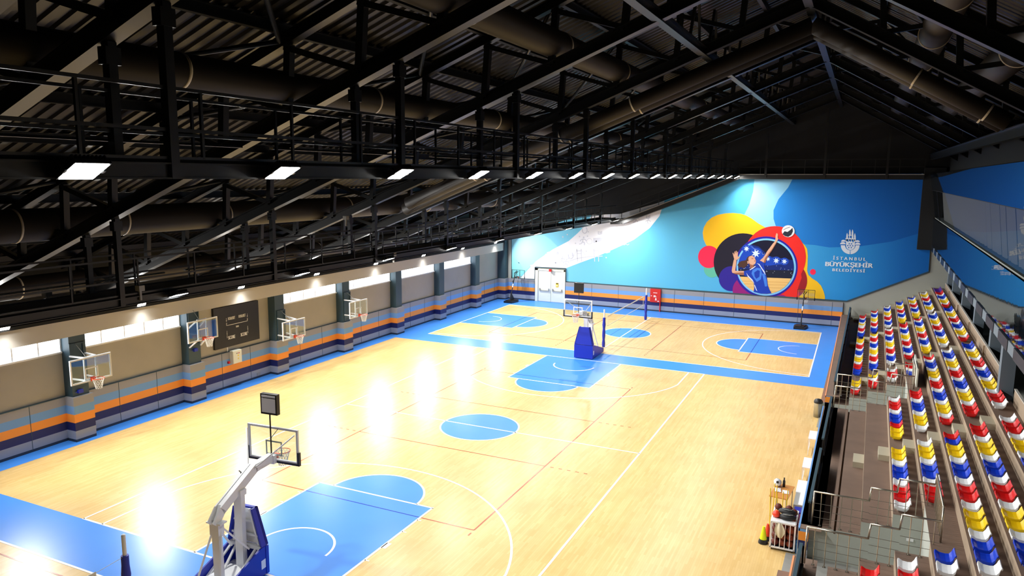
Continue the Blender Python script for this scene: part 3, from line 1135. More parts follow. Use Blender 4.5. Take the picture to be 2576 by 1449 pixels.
def small_hoop(label, x, y, bx, mirror=1):
    t = thing('driveway_hoop', label, 'basketball hoop', (x, y, 0), 0, 'small black hoops at the end wall')
    b = MB()
    b.prism([(-.48, -.65, 0), (.30, -.65, 0), (.50, .30, 0), (.36, .75, 0), (-.36, .75, 0), (-.50, .30, 0)], (0, 0, .17))
    b.prism([(-.38, -.5, .17), (.22, -.5, .17), (.38, .30, .17), (-.38, .30, .17)], (0, 0, .06))
    b.build('base', M['blackp'], t)
    MB().prism([(-.02, -.35, .2), (-.02, .55, .2), (-.02, -.15, .95)], (.06, 0, 0)).build('gusset', M['blackp'], t)
    po = MB().tube((0, -.30, .15), (.02, .15, 1.35), .04, 12, mi=0).tube((.02, .15, 1.35), (.03, .25, 1.66), .046, 12, mi=1).tube((.03, .25, 1.66), (.05, .62, 2.55), .04, 12, mi=0)
    po.build('pole', [M['blackp'], M['white']], t)
    ar = MB()
    for s_ in (-.07, .07):
        ar.bar((s_ + .05, .5, 2.20), (s_ + .05 + bx, 1.02, 2.22), .03, .07)
        ar.bar((s_ + .05, .6, 2.58), (s_ + .05 + bx, 1.02, 2.72), .03, .07)
    ar.bar((.03, .33, 1.95), (.03, .05, 1.88), .04, .04)
    ar.build('arm', M['blackp'], t)
    f = MB()
    e = .03
    cx = .16
    for x0, x1, z0, z1 in ((-.64, .64, 2.06, 2.06 + e), (-.64, .64, 2.82, 2.85), (-.64, -.61, 2.06, 2.85), (.61, .64, 2.06, 2.85), (-.17, -.14, 2.06, 2.85), (.14, .17, 2.06, 2.85), (-.67, -.60, 2.02, 2.25), (.60, .67, 2.02, 2.25)):
        f.box(x0 + cx, x1 + cx, 1.03, 1.07, z0, z1)
    g_ = MB().box(-.61 + cx, .61 + cx, 1.05, 1.06, 2.08, 2.83).build('backboard', M['clear'], t)
    f.build('frame', M['blackp'], g_)
    r_ = MB().ring((cx, 1.30, 2.2), .22, .011, 24, 6).box(cx - .06, cx + .06, 1.06, 1.1, 2.1, 2.22)
    r_ = r_.build('rim', M['orange'], t)
    net_mesh(MB(), (cx, 1.30, 2.19), .21, .13, .38, 8).build('net', M['net'], r_)
    return t


small_hoop('small black portable hoop standing in front of the orange part of the mural', 11.55, 31.05, .1)
small_hoop('small black portable hoop in the corner beside the cream double door', -13.02, 31.15, .05)


def net_post(t, x, y, top=2.55, pad=2.02):
    MB().tube((x, y, 0), (x, y, top), .05, 14).ball((x, y, top), .05, 6, 14, sz=.5).build('post', M['white'], t, world=True)
    p = MB()
    n, prof = 14, []
    for k in range(9):
        z = .02 + (pad - .02) * k / 8
        prof.append((.10 + .016 * math.sin(k * 2.3), z))
    p.lathe([(0.001, .02)] + prof + [(.05, pad)], 16, (x, y, 0))
    p.build('padding', M['pad'], t, world=True)


def vnet(name, label, x, ya, yb, z0, z1, posts):
    t = thing(name, label, 'volleyball net', (x, (ya + yb) / 2, 0), group='volleyball nets with padded posts')
    for yp in posts:
        net_post(t, x + .0, yp)
    MB().box(x - .012, x + .012, ya, yb, z1 - .07, z1).build('top_band', M['net'], t, world=True)
    MB().box(x - .008, x + .008, ya, yb, z0, z0 + .035).box(x - .008, x + .008, ya, ya + .04, z0, z1).box(x - .008, x + .008, yb - .04, yb, z0, z1).build('lower_band', M['net'], t, world=True)
    m = MB()
    y = ya + .1
    while y < yb:
        m.tube((x, y, z0), (x, y, z1), .0012, 3, caps=False)
        y += .1
    z = z0 + .1
    while z < z1:
        m.tube((x, ya, z), (x, yb, z), .0012, 3, caps=False)
        z += .1
    o = m.build('net', M['blackp'], t, world=True)
    for yp, ye in zip(posts, (ya, yb)):
        MB().tube((x, yp, 2.0), (x, ye, z1 - .03), .006, 6).tube((x, yp, z0 + .1), (x, ye, z0 + .02), .005, 6).build('rope', M['net'], t, world=True)
    return t


vnet('volleyball_net', 'volleyball net strung between two blue padded posts on the far court', .03, 18.75, 27.85, 1.30, 2.02, (17.95, 28.7))
vnet('volleyball_net', 'volleyball net with one padded post cut off at the bottom of the view', -.75, -26.8, -18.3, 1.30, 1.98, (-27.5, -17.52))

# ------------------------------------------------------------------ things on the walls
sb = thing('scoreboard', 'big black wall scoreboard with FOUL SET and SCORE lettering beside a wall hoop', 'scoreboard', (-15.0, .27, 2.22))
MB().box(-15.02, -14.86, -1.32, 1.86, 2.22, 4.40).build('panel', M['board_face'], sb, world=True)


def wall_text(t, s, size, y, z, bold=0.0, space=1.0, stretch=1.0, vertical=False, m_='glasswhite', x=-14.852):
    vs, fs = text_mb(s, size, bold, space)
    b = MB()
    b.add([(x + v.z, y + v.x * stretch, z + v.y) for v in vs], fs)
    return b.build('lettering', M[m_], t, world=True)


for y in (-.13, .62):
    wall_text(sb, 'FOUL/SET', .22, y, 3.66, .012, 1.0, .52)
for y in (-.18, .70):
    wall_text(sb, 'SCORE', .26, y, 2.62, .014, 1.0, .60)
wall_text(sb, 'PERIOD', .14, .255, 3.17, .006, 1.0, .42)
for y in (-.49, .99):
    for i, c_ in enumerate('TIMEOUT'):
        wall_text(sb, c_, .07, y, 3.74 - .05 * i - (.05 if i > 3 else 0), .003)
    for i, c_ in enumerate('SERVICE'):
        wall_text(sb, c_, .07, y, 3.06 - .058 * i, .003)
ft = MB()
for y0, y1, z0, z1 in ((-.5, 1.0, 3.375, 3.40),):
    ft.box(-14.862, -14.85, y0, y1, z0, z1)
for y in (-.5, .985):
    ft.box(-14.862, -14.85, y, y + .015, 3.375, 3.46)
ft.build('dividing_line', M['glasswhite'], sb, world=True)

eb = thing('control_cabinet', 'pale grey electrical cabinet on the wall below the scoreboard', 'cabinet', (-14.9, -.03, 1.27))
MB().box(-14.9, -14.66, -.34, .28, 1.28, 1.98).build('case', M['cream'], eb, world=True)
MB().box(-14.66, -14.645, -.32, .26, 1.30, 1.96).build('door', M['cream'], eb, world=True)
bt = MB()
for i, c_ in enumerate((0, 1, 1)):
    bt.box(-14.645, -14.63, -.1 + .09 * i, -.06 + .09 * i, 1.80, 1.84, c_)
bt.box(-14.645, -14.63, -.01, .05, 1.66, 1.73, 2).box(-14.645, -14.63, -.01, .05, 1.50, 1.56, 2)
bt.build('button', [M['blackp'], M['red'], M['yellow']], eb, world=True)
MB().box(-14.9, -14.8, -.52, -.42, 1.32, 1.44).build('isolator', M['seat_red'], eb, world=True)
MB().bar((-14.98, -.42, 2.2), (-14.98, -.42, 1.62), .08, .05).build('cable_duct', M['white'], eb, world=True)

fc = thing('hydrant_cabinet', 'red fire hose cabinet with red pipe to the floor on the end wall', 'cabinet', (-.23, 32.8, .8))
MB().box(-.68, .22, 32.66, 32.86, .80, 1.94).build('case', M['red'], fc, world=True)
MB().box(-.65, .19, 32.645, 32.66, .83, 1.91).build('door', M['red'], fc, world=True)
MB().tube((.17, 32.78, .80), (.17, 32.78, .02), .05, 12).build('pipe', M['red'], fc, world=True)
q = MB()
for x0, x1, z0, z1 in ((-.42, -.07, 1.60, 1.64), (-.37, -.30, 1.24, 1.40), (-.28, -.21, 1.26, 1.40), (-.18, -.14, 1.26, 1.33), (-.22, -.12, 1.02, 1.12), (-.24, -.10, 0.98, 1.03), (-.20, -.14, 1.12, 1.2), (-.03, .10, .88, .95), (-.60, -.52, 1.31, 1.37)):
    q.box(x0, x1, 32.638, 32.646, z0, z1)
q.build('marking', M['glasswhite'], fc, world=True)
for i, (y, z) in enumerate(((-12.9 + 14.6, .22),)):
    s_ = thing('floor_socket', 'small pale socket hatch low in the striped dado right of the scoreboard', 'socket', (-14.9, y, z))
    MB().box(-14.9, -14.87, y - .12, y + .12, z - .08, z + .08).build('plate', M['cable'], s_, world=True)

# ------------------------------------------------------------------ along the foot of the stands
tb = thing('litter_bin', 'brushed steel bin with black lid against the stand wall', 'bin', (13.92, 8.55, 0))
MB().lathe([(.01, .0), (.19, .0), (.19, .70)], 28).build('drum', M['chrome'], tb, smooth=True)
MB().lathe([(.20, .70), (.205, .74), (.20, .80), (.15, .87), (.06, .90), (.001, .905)], 28).build('lid', M['blackp'], tb, smooth=True)
for y, lab in ((3.45, 'white side table at the stand wall, nearest the steel bin'), (.05, 'white side table at the stand wall, midway between the bin and the ball cart')):
    t = thing('side_table', lab, 'table', (13.98, y, 0), group='white side tables at the stand wall')
    MB().box(-.16, .16, -.55, .55, .715, .745).build('tabletop', M['white'], t)
    for sx in (-.14, .14):
        for sy in (-.5, .5):
            MB().box(sx - .013, sx + .013, sy - .013, sy + .013, 0, .715).build('leg', M['white'], t)
    MB().box(-.14, -.12, -.5, .5, .2, .225).build('stretcher', M['white'], t)
t = thing('white_locker', 'low white cupboard with grey side at the stand wall behind the ball cart', 'cupboard', (13.97, -2.9, 0))
MB().box(-.17, .17, -1.15, 1.0, .03, .74).build('body', M['cable'], t)
MB().box(-.18, .17, -.1, 1.02, .74, .77).box(-.02, .17, -1.15, -.1, .74, .77).build('top', M['white'], t)
wt = thing('school_table', 'small wooden table with papers behind the ball cart', 'table', (13.36, -3.12, 0), math.radians(-6))
MB().box(-.30, .30, -.62, .62, .72, .75).build('tabletop', M['wood_top'], wt)
for sx in (-.25, .25):
    for sy in (-.55, .55):
        MB().tube((sx, sy, 0), (sx, sy, .72), .016, 8).build('leg', M['cable'], wt)
for dx, dy, w_, d_, r_, lab in ((-.15, .02, .22, .34, 10, 'crumpled white sheet lying at the near side of the wooden table'), (.12, -.05, .21, .30, 4, 'flat white paper in the middle of the wooden table')):
    o = thing('paper_sheet', lab, 'paper', (13.36 + dx, -3.12 + dy, .752), math.radians(r_), 'papers on the wooden table')
    b = MB()
    N = 8
    vs = [(w_ * (i / N - .5), d_ * (j / N - .5), .004 + random.random() * .02 * (1 if dx < 0 else .3)) for j in range(N + 1) for i in range(N + 1)]
    b.add(vs, [(j * (N + 1) + i, j * (N + 1) + i + 1, (j + 1) * (N + 1) + i + 1, (j + 1) * (N + 1) + i) for j in range(N) for i in range(N)])
    b.build('sheet', M['white'], o)
o = thing('plastic_bag', 'white plastic bag with black print on the corner of the wooden table', 'bag', (13.17, -2.75, .752))
b = MB().ball((0, 0, .13), .14, 8, 14, sx=.9, sy=1.1)
b.v = [(x + random.uniform(-.015, .015), y + random.uniform(-.015, .015), max(0, z)) for x, y, z in b.v]
b.build('bag', M['white'], o, smooth=True)
MB().box(-.03, .05, -.16, -.145, .16, .24).build('print', M['blackp'], o)
o = thing('drinks_bottle', 'dark drinks bottle standing on the wooden table', 'bottle', (13.38, -2.72, .752))
MB().lathe([(.001, 0), (.045, 0), (.045, .2), (.02, .27), (.02, .30)], 16).build('bottle', M['blackp'], o, smooth=True)
MB().lathe([(.023, .30), (.023, .33), (.001, .33)], 16).build('cap', M['blackp'], o)

ct = thing('ball_cart', 'white barred cart full of basketballs at the end of the stand wall', 'ball cart', (13.66, -5.5, 0))
fr = MB()
x0, x1, y0, y1, zb, zt = -.35, .35, -.54, .54, .10, .92
E8 = .022
for z in (zb, zt):
    for a, b in (((x0, y0), (x1, y0)), ((x1, y0), (x1, y1)), ((x1, y1), (x0, y1)), ((x0, y1), (x0, y0))):
        fr.bar((a[0], a[1], z), (b[0], b[1], z), .045, .045)
for a in ((x0, y0), (x1, y0), (x1, y1), (x0, y1)):
    fr.bar((a[0], a[1], zb - .02), (a[0], a[1], zt), .045, .045)
fr.build('frame', M['white'], ct)
for i in range(1, 5):
    x = x0 + (x1 - x0) * i / 5
    for y in (y0, y1):
        MB().bar((x, y, zb), (x, y, zt), .022, .022).build('bar', M['white'], ct)
for i in range(1, 6):
    y = y0 + (y1 - y0) * i / 6
    for x in (x0, x1):
        MB().bar((x, y, zb), (x, y, zt), .022, .022).build('bar', M['white'], ct)
MB().box(x0, x1, y0, y1, zb - .02, zb).build('floor_tray', M['blackp'], ct)
MB().prism([(x0, y0, zt + .02), (x0, y0 + .22, zt + .025), (x1, y0 + .2, zt + .025), (x1, y0, zt + .02)], (0, 0, .012)).build('lid', M['white'], ct)
for x in (x0 + .05, x1 - .05):
    for y in (y0 + .05, y1 - .05):
        MB().tube((x - .015, y, .04), (x + .015, y, .04), .04, 12).build('castor', M['blackp'], ct)


def basketball(mname):
    b = MB().ball((0, 0, 0), .108, 12, 18)
    o = b.build('basketball', M[mname], None, smooth=True)
    s_ = MB()
    for ax in range(3):
        n_ = 28
        for i in range(n_):
            w0, w1 = 2 * PI * i / n_, 2 * PI * (i + 1) / n_
            p = lambda w_: (0, .1085 * math.cos(w_), .1085 * math.sin(w_)) if ax == 0 else ((.1085 * math.cos(w_), 0, .1085 * math.sin(w_)) if ax == 1 else (.1085 * math.cos(w_), .1085 * math.sin(w_), 0))
            s_.tube(p(w0), p(w1), .003, 4, caps=False)
    s_.build('seam', M['blackp'], o)
    return o


pos = []
for lv, zz in enumerate((.215, .434, .653)):
    for r_ in range(4):
        for c_ in range(3):
            pos.append((13.66 - .218 + .218 * c_, -5.5 - .39 + .258 * r_, zz, lv, r_, c_))
protos = {}
LV = ('bottom', 'middle', 'upper')
for i, (x, y, z, lv, r_, c_) in enumerate(pos):
    mn = 'ball' if (i * 7) % 3 else 'ball_dark'
    lab = '%s basketball in the ball cart, %s layer, %s row from the camera, %s' % ('brown' if mn == 'ball' else 'dark red', LV[lv], ORD[r_ + 1], ('court side', 'middle', 'stand side')[c_])
    if mn not in protos:
        o = protos[mn] = tag(basketball(mn), lab, 'ball', 'basketballs in the ball cart')
        o.location = (x, y, z)
    else:
        o = dup(protos[mn], lab, (x, y, z))
    o.rotation_euler = (i * .7, i * 1.3, i * .4)
for (x, y, z, lab) in ((13.42, -5.05, 1.0, 'black and brown basketball on top of the ball cart, at its court side corner'), (13.74, -5.02, .98, 'brown basketball on top of the ball cart, behind the black bags'), (13.90, -5.2, .97, 'brown basketball on top of the ball cart, against the stand side')):
    o = dup(protos['ball_dark'], lab, (x, y, z))
    o['group'] = 'basketballs heaped on the ball cart'
    o.rotation_euler = (x, y, z)
o = tag(MB().ball((0, 0, 0), .125, 12, 18, sz=.85).build('soft_ball', M['hot'], None, smooth=True), 'bright orange red ball lying on the lid of the ball cart', 'ball')
o.location = (13.42, -5.74, 1.055)
MB().ball((0, 0, .06), .09, 8, 12, sz=.6).build('valve_cap', M['hot'], o, smooth=True)
for x, y, z, sx, sy, r_, lab in ((13.76, -5.76, 1.03, .30, .17, .1, 'black bag with grey mark at the front edge of the ball cart'), (13.72, -5.45, 1.06, .32, .15, -.1, 'black bag lying behind another black bag on the ball cart')):
    t = thing('sports_bag', lab, 'bag', (x, y, z), r_, 'black bags on the ball cart')
    b = MB().ball((0, 0, 0), 1.0, 8, 16, sx=sx / 1.0 * .85, sy=sy, sz=.10)
    b.build('bag', M['bag'], t, smooth=True)
    MB().path([(-.14, -.05, .09), (-.05, -.09, .10), (.06, -.09, .10), (.14, -.04, .09)], .012, 6).build('handle', M['cable'], t)
t = thing('hanging_cloth', 'cream cloth hanging over the front bars of the ball cart', 'cloth', (13.56, -6.07, .7))
b = MB()
N = 7
vs = []
for j in range(N + 1):
    for i in range(N + 1):
        u_, w_ = i / N - .5, j / N
        wid = .22 * (.5 + .9 * math.sin(PI * min(1, w_ * 1.05)))
        vs.append((u_ * wid + .03 * w_, -.045 * math.sin(PI * w_) - .03 * math.cos(9 * u_) - .01, .22 - .48 * w_))
b.add(vs, [(j * (N + 1) + i, j * (N + 1) + i + 1, (j + 1) * (N + 1) + i + 1, (j + 1) * (N + 1) + i) for j in range(N) for i in range(N)])
b.build('cloth', M['cloth'], t, smooth=True)

def cone(lab, x, y, m_, h):
    t = thing('training_cone', lab, 'cone', (x, y, 0), group='training cones beside the ball cart')
    MB().lathe([(.001, .12), (.115, .12), (.035, h), (.001, h)], 20).build('body', M[m_], t)
    MB().lathe([(.001, 0), (.15, 0), (.15, .03), (.12, .14), (.001, .14)], 20).build('foot', M['blackp'], t)
cone('yellow green training cone with black foot beside the ball cart', 13.08, -5.72, 'lime', .55)
cone('red training cone with black foot behind the yellow green one', 13.17, -5.42, 'hot', .52)
for i, (px, py, tx, ty, h, lab) in enumerate(((13.20, -5.05, -.06, .05, 1.55, 'leftmost yellow agility pole beside the ball cart'), (13.22, -4.70, .02, .05, 1.6, 'tallest yellow agility pole, upright behind the leftmost one'),
        (13.26, -4.35, .03, -.03, 1.45, 'yellow agility pole crossing another one near the school table'), (13.42, -4.45, -.16, .3, 1.3, 'yellow agility pole leaning to the left towards the wooden table'),
        (13.50, -4.55, .0, .06, 1.3, 'thin yellow agility pole in front of the wooden table'), (13.62, -4.75, .02, .12, 1.45, 'yellow agility pole nearest the white cupboard'))):
    t = thing('agility_pole', lab, 'pole', (px, py, 0), group='yellow agility poles')
    MB().lathe([(.001, 0), (.13, 0), (.12, .03), (.04, .07), (.001, .08)], 20).build('foot', M['blackp'], t)
    MB().tube((0, 0, .06), (tx, ty, h), .014, 8).build('pole', M['yellow'], t)
for x, y, sx, sy, z0, z1, m_, lab in ((13.99, -4.55, .22, .40, 0, .80, 'crate_blue', 'blue plastic crate between the ball cart and the white cupboard'), (14.082, -5.2, .05, .70, 0, .78, 'crate_mag', 'magenta mat standing between the ball cart and the stand wall'), (14.08, -5.85, .05, .3, 0, .35, 'cyan', 'small sky blue box on the floor behind the ball cart')):
    t = thing('storage_box', lab, 'box', (x, y, 0))
    MB().box(-sx / 2, sx / 2, -sy / 2, sy / 2, z0, z1).build('body', M[m_], t)
    MB().box(-sx / 2 - .01, sx / 2 + .01, -sy / 2 - .01, sy / 2 + .01, z1 - .05, z1 + .01).build('lip', M[m_], t)


# ------------------------------------------------------------------ grandstand (turned slightly against the hall)
SL = 0.013463


def G(a, y, z):
    return (a + SL * (y - 33.0), y, z)


def gbox(mb, a0, a1, y0, y1, z0, z1, top=0, face=1, end=2):
    vs = [G(a, y, z) for z in (z0, z1) for y in (y0, y1) for a in (a0, a1)]
    mb.add(vs, [(4, 5, 7, 6), (0, 2, 3, 1)], top)
    mb.add(vs, [(0, 4, 6, 2), (1, 3, 7, 5)], face)
    mb.add(vs, [(0, 1, 5, 4), (2, 6, 7, 3)], end)
    return mb


AR = [0, 15.81, 16.56, 17.36, 18.13, 18.88, 19.61, 20.42]       # seat lines of the seven rows
TR = [0] + [1.05 + 0.41 * i for i in range(7)]                   # their treads
NO = [a - 0.24 for a in AR] + [20.95]                            # nosings
V1, V2 = (6.9, 8.95), (-8.45, -6.1)                              # stairwells
gs = MB()
FARY = 33.0
for y0, y1, kind in ((V1[1], FARY, 'rows'), (V2[1], V1[0], 'deck'), (-24, V2[0], 'rows'), (V1[0], V1[1], 'well'), (V2[0], V2[1], 'well')):
    if kind == 'rows':
        gbox(gs, 14.32, NO[1], y0, y1, 0, TR[1] - 0.41)
        gbox(gs, NO[1], NO[2], y0, y1, 0, TR[1])
        gbox(gs, NO[2], NO[3], y0, y1, 0, TR[2])
        gbox(gs, NO[3], NO[4], y0, y1, 0, TR[3])
    elif kind == 'deck':
        gbox(gs, 14.62, 15.60, y0, y1, 0, TR[1])
        gbox(gs, 15.60, 15.66, y0, y1, 0, TR[1] - 0.12)
        gbox(gs, 15.66, NO[2], y0, y1, 0, TR[1])
        gbox(gs, NO[2], NO[3], y0, y1, 0, TR[2])
        gbox(gs, NO[3], NO[4], y0, y1, 0, TR[3])
    else:
        gbox(gs, 14.32, NO[4], y0, y1, 0, 0.03, 3, 2, 2)
    for r in range(4, 8):
        gbox(gs, NO[r], NO[r + 1], y0, y1, 0, TR[r], 0, 1 if not (kind == 'well' and r == 4) else 2)
struct('grandstand_steps', gs, [M['tread'], M['riser'], M['grey_wall'], M['cable']], 'brown concrete steps of the spectator stand', 'stand')
st = MB()
for y0, y1, r0 in ((32.0, 32.95, 1), (22.62, 23.45, 1), (11.65, 12.6, 1), (-0.5, 0.45, 2)):
    for r in range(r0, 8):
        zb = TR[r - 1] if r > 1 else TR[1] - 0.41
        gbox(st, NO[r] - 0.36, NO[r], y0, y1, zb, zb + 0.205, 0, 0, 0)
struct('floor_aisle_steps', st, M['beige'], 'beige half steps in the aisles of the stand', 'step')

# front wall of the stand
def fx(y):
    return 14.30 - 0.0043 * (33 - y)


def fwall(mb, y0, y1, zt, cap):
    for x0, x1, z0, z1, mi in ((0, .27, 0, zt - .02, 0), (-.02, .03, zt - .10, zt + .01, cap), (.03, .62, zt - .02, zt, 3)):
        vs = [(fx(y) + dx, y, z) for z in (z0, z1) for y in (y0, y1) for dx in (x0, x1)]
        mb.add(vs, [(4, 5, 7, 6), (0, 2, 3, 1), (0, 4, 6, 2), (1, 3, 7, 5), (0, 1, 5, 4), (2, 6, 7, 3)], mi)


fw = MB()
fwall(fw, V1[1], 32.9, 1.0, 1)
fwall(fw, V2[1] - .3, V1[0], 1.05, 2)
fwall(fw, -24, V2[0] + .3, 1.0, 1)
m2 = stripes()
m2.name = 'stand_wall_stripes'
for nd in m2.node_tree.nodes:
    if nd.type == 'MATH':
        nd.inputs[1].default_value = 0.5 * 1.27
peach = mat('peach_edge', (240, 160, 110), 0.5)
ledge_blue = mat('light_blue_edge', (110, 160, 222), 0.5)
struct('wall_stand_front', fw, [m2, peach, ledge_blue, M['tread']], 'low striped wall in front of the stand with a brown ledge', 'wall')


def barrier(lab, y0, y1, zb=1.0, h=0.62):
    t = thing('barrier_panel', lab, 'barrier', G(14.88, (y0 + y1) / 2, zb), group='dark barriers along the stand ledge')
    gbox(MB(), 14.86, 14.90, y0, y1, zb, zb + h).build('panel', [M['blackp']] * 3, t, world=True)
    MB().bar(G(14.88, y0, zb + h + .02), G(14.88, y1, zb + h + .02), .09, .06).build('top_rail', M['column'], t, world=True)
    n = max(2, int((y1 - y0) / 2.2))
    for i in range(n + 1):
        y = y0 + .05 + (y1 - y0 - .1) * i / n
        MB().bar(G(14.94, y, zb - .36 if y > 9 or y < -8 else zb), G(14.94, y, zb + h), .05, .05).build('post', M['blackp'], t, world=True)
    gbox(MB(), 14.90, 14.98, y0, y1, zb, zb + .12).build('kick_board', [M['blackp']] * 3, t, world=True)


barrier('dark barrier on the ledge of the far seat blocks', 9.3, 32.6, .98, .66)
barrier('dark barrier on the ledge behind the steel bin', .25, 6.3, 1.05)
barrier('dark barrier on the ledge behind the ball cart', -5.9, -.85, 1.05)
barrier('dark barrier on the ledge nearest the camera', -14, -8.7, .98, .66)


def handrail(lab, y, ret=None, up=True):
    """tube rail across the stand at y, stepping up with the rows; ret: a length along the row towards -y"""
    t = thing('handrail', lab, 'handrail', G(15.0, y, TR[1]), group='steel handrails of the stairwells')
    h = 1.05
    steps = [(14.98, NO[2] + .18, TR[1]), (NO[2] + .18, NO[3] + .08, TR[2]), (NO[3] + .08, 18.12, TR[3])]
    pts = [G(14.98, y, TR[1])]
    for a0, a1, z in steps:
        pts += [G(a0 + .02, y, z + h), G(a1 - .02, y, z + h)]
    MB().path(pts, .026, 10).build('top_rail', M['railsteel'], t, smooth=True, world=True)
    for a0, a1, z in steps:
        n = max(2, round((a1 - a0) / .32))
        for i in range(n):
            a = a0 + .22 + (a1 - a0 - .12) * i / n
            MB().tube(G(a, y, z), G(a, y, z + h - .03), .012, 6).box(*(lambda q: (q[0] - .04, q[0] + .04, q[1] - .04, q[1] + .04, z, z + .012))(G(a, y, z))).build('baluster', M['railsteel'], t, world=True)
        for q in (.25, .47, .69):
            MB().tube(G(a0, y, z + q), G(a1, y, z + q), .006, 6).build('cross_wire', M['railsteel'], t, world=True)
    if ret:
        z = TR[4]
        MB().path([G(18.12, y, TR[3] + h), G(18.12, y, z + .95), G(18.12, ret, z + .95), G(18.12, ret, z)], .026, 10).build('side_rail', M['railsteel'], t, smooth=True, world=True)
        n = 9
        for i in range(n):
            yy = y + (ret - y) * (i + .5) / n
            MB().tube(G(18.12, yy, z), G(18.12, yy, z + .95), .012, 6).build('baluster', M['railsteel'], t, world=True)
    return t


handrail('steel handrail on the far edge of the far stairwell', V1[1] + .1, V1[0] + .2)
handrail('steel handrail on the near edge of the far stairwell', V1[0] - .1)
handrail('steel handrail on the far edge of the near stairwell, behind the ball cart', V2[1] + .1, V2[0] + .1)
handrail('steel handrail on the near edge of the near stairwell, closest to the camera', V2[0] - .1)
o = gbox(MB(), 18.22, 18.28, V1[0] + .6, V1[1] + 1.5, TR[4] - .1, TR[4] + .85).build('screen_panel', [M['cream']] * 3)
tag(o, 'cream screen panel standing at the head of the far stairwell', 'panel')
t = thing('wall_socket', 'double white socket on the grey wall of the near stairwell', 'socket', G(17.6, V2[1] - .02, 1.2))
MB().box(-.09, -.005, -.02, .0, -.04, .04).build('plate', M['white'], t)
MB().box(.005, .09, -.02, .0, -.04, .04).build('plate', M['white'], t)

# ------------------------------------------------------------------ seats
def seat_mesh():
    prof = [(-.215, .135), (-.205, .175), (-.17, .165), (-.10, .125), (.02, .115), (.10, .13), (.15, .20), (.175, .30), (.195, .335), (.215, .325)]
    nv = 7
    ys = [-.235, -.225, -.16, 0, .16, .225, .235]
    up = [-.02, .035, .0, -.012, 0, .035, -.02]
    b = MB()
    vs = []
    for x, z in prof:
        for y, u in zip(ys, up):
            k = 1.0 if z < .22 else .35
            vs.append((x, y * (1 if z < .3 else .93), z + u * k))
    o = len(vs)
    vs += [(x * .96 + .004, y * .97, z - .035) for x, y, z in vs]
    fs = []
    R = len(prof)
    for i in range(R - 1):
        for j in range(nv - 1):
            a, c = i * nv + j, (i + 1) * nv + j
            fs.append((a, a + 1, c + 1, c))
            fs.append((o + a, o + c, o + c + 1, o + a + 1))
    for i in range(R - 1):
        for j in (0, nv - 1):
            a, c = i * nv + j, (i + 1) * nv + j
            fs.append((a, c, o + c, o + a))
    for j in range(nv - 1):
        for i in (0, R - 1):
            a = i * nv + j
            fs.append((a, o + a, o + a + 1, a + 1))
    b.add(vs, fs)
    b.box(-.13, .10, -.05, .05, 0.0, .10)
    return b


NAME = {'R': 'red', 'B': 'blue', 'W': 'white', 'Y': 'yellow', 'V': 'violet'}
PROTO = {}
rowname = {7: 'top row', 6: 'second row from the top', 5: 'third row from the top', 4: 'fourth row from the top', 3: 'fifth row from the top', 2: 'sixth row from the top', 1: 'lowest row'}
SEATS = []


def block(r, ya, yb, cols, ref, blk):
    n = len(cols)
    for i, c in enumerate(cols):
        SEATS.append((r, ya + (yb - ya) * (i + .5) / n, c, i + 1, ref, blk))


A = {1: 'RRWBBWYWWRRWBB', 2: 'RWBBWYYWRRWBB', 3: 'WBBWYYWRRWBBW', 4: 'BBWYYWRRWBBWYY', 5: 'BWYYWRRWBBWYY', 6: 'WYYWRRWBBWYYW', 7: 'VVVRRWBBWYYWR'}
for r, c in A.items():
    block(r, 31.85 - .07 * (r - 1), 23.72 - .07 * (r - 1), c, 'end wall', 'far block')
Bk = {1: 'YYWRRWBBWYYWRRBB', 2: 'YWRRWBBWYYWRRWBB', 3: 'WRRWBBWYYWRRWBBW', 4: 'RRWBBWYYWRRWBBWR', 5: 'RWBBWYYWRRWBBWYY', 6: 'WBBWYYWRRWBBWYYW', 7: 'BBWYYWRRWBBWYYWR'}
for r, c in Bk.items():
    block(r, 22.72 - .04 * (r - 1), 13.1 - .09 * (r - 1), c, 'far aisle', 'second block')
for r, c in {1: 'YYWR', 2: 'YWRR', 3: 'WRRW', 4: 'RRWB'}.items():
    block(r, 11.75 - .05 * (r - 1), 9.27, c, 'far aisle', 'third block')
for r, c in {3: 'WRRWBBRYY', 4: 'RRWBBWYYW'}.items():
    block(r, 6.2, .62, c, 'stairwell', 'third block')
for r, c in {5: 'RWBBWYYWRRWBBWYYWR', 6: 'WBBWYYWRRWBBWYYWRR', 7: 'BBWYYWRRWBBWYYWRRW'}.items():
    block(r, 11.57, .55, c, 'far aisle', 'third block')
for r, c in {3: 'YYWBBWRRW', 4: 'WYYWBBWRR'}.items():
    block(r, -.6, -6.02, c, 'far aisle', 'fourth block')
for r, c in {5: 'RBYYWBBWRRWYYWBBW', 6: 'RRWYYWBBWRRWYYWBB', 7: 'WRRWYYWBBWRR'}.items():
    block(r, -.66, -.66 - .602 * len(c), c, 'far aisle', 'fourth block')
for r, c in {1: 'RW', 2: 'RWB', 3: 'WRR', 4: 'BWRR'}.items():
    block(r, -9.2, -9.2 - .6 * len(c), c, 'stairwell', 'nearest block')


def project(p):
    d = Vector(p) - CAM_P
    x, y, z = (Vector(CAM_R[i]).dot(d) for i in range(3))
    return 1288 + FPX * x / z, 724.5 + FPX * y / z


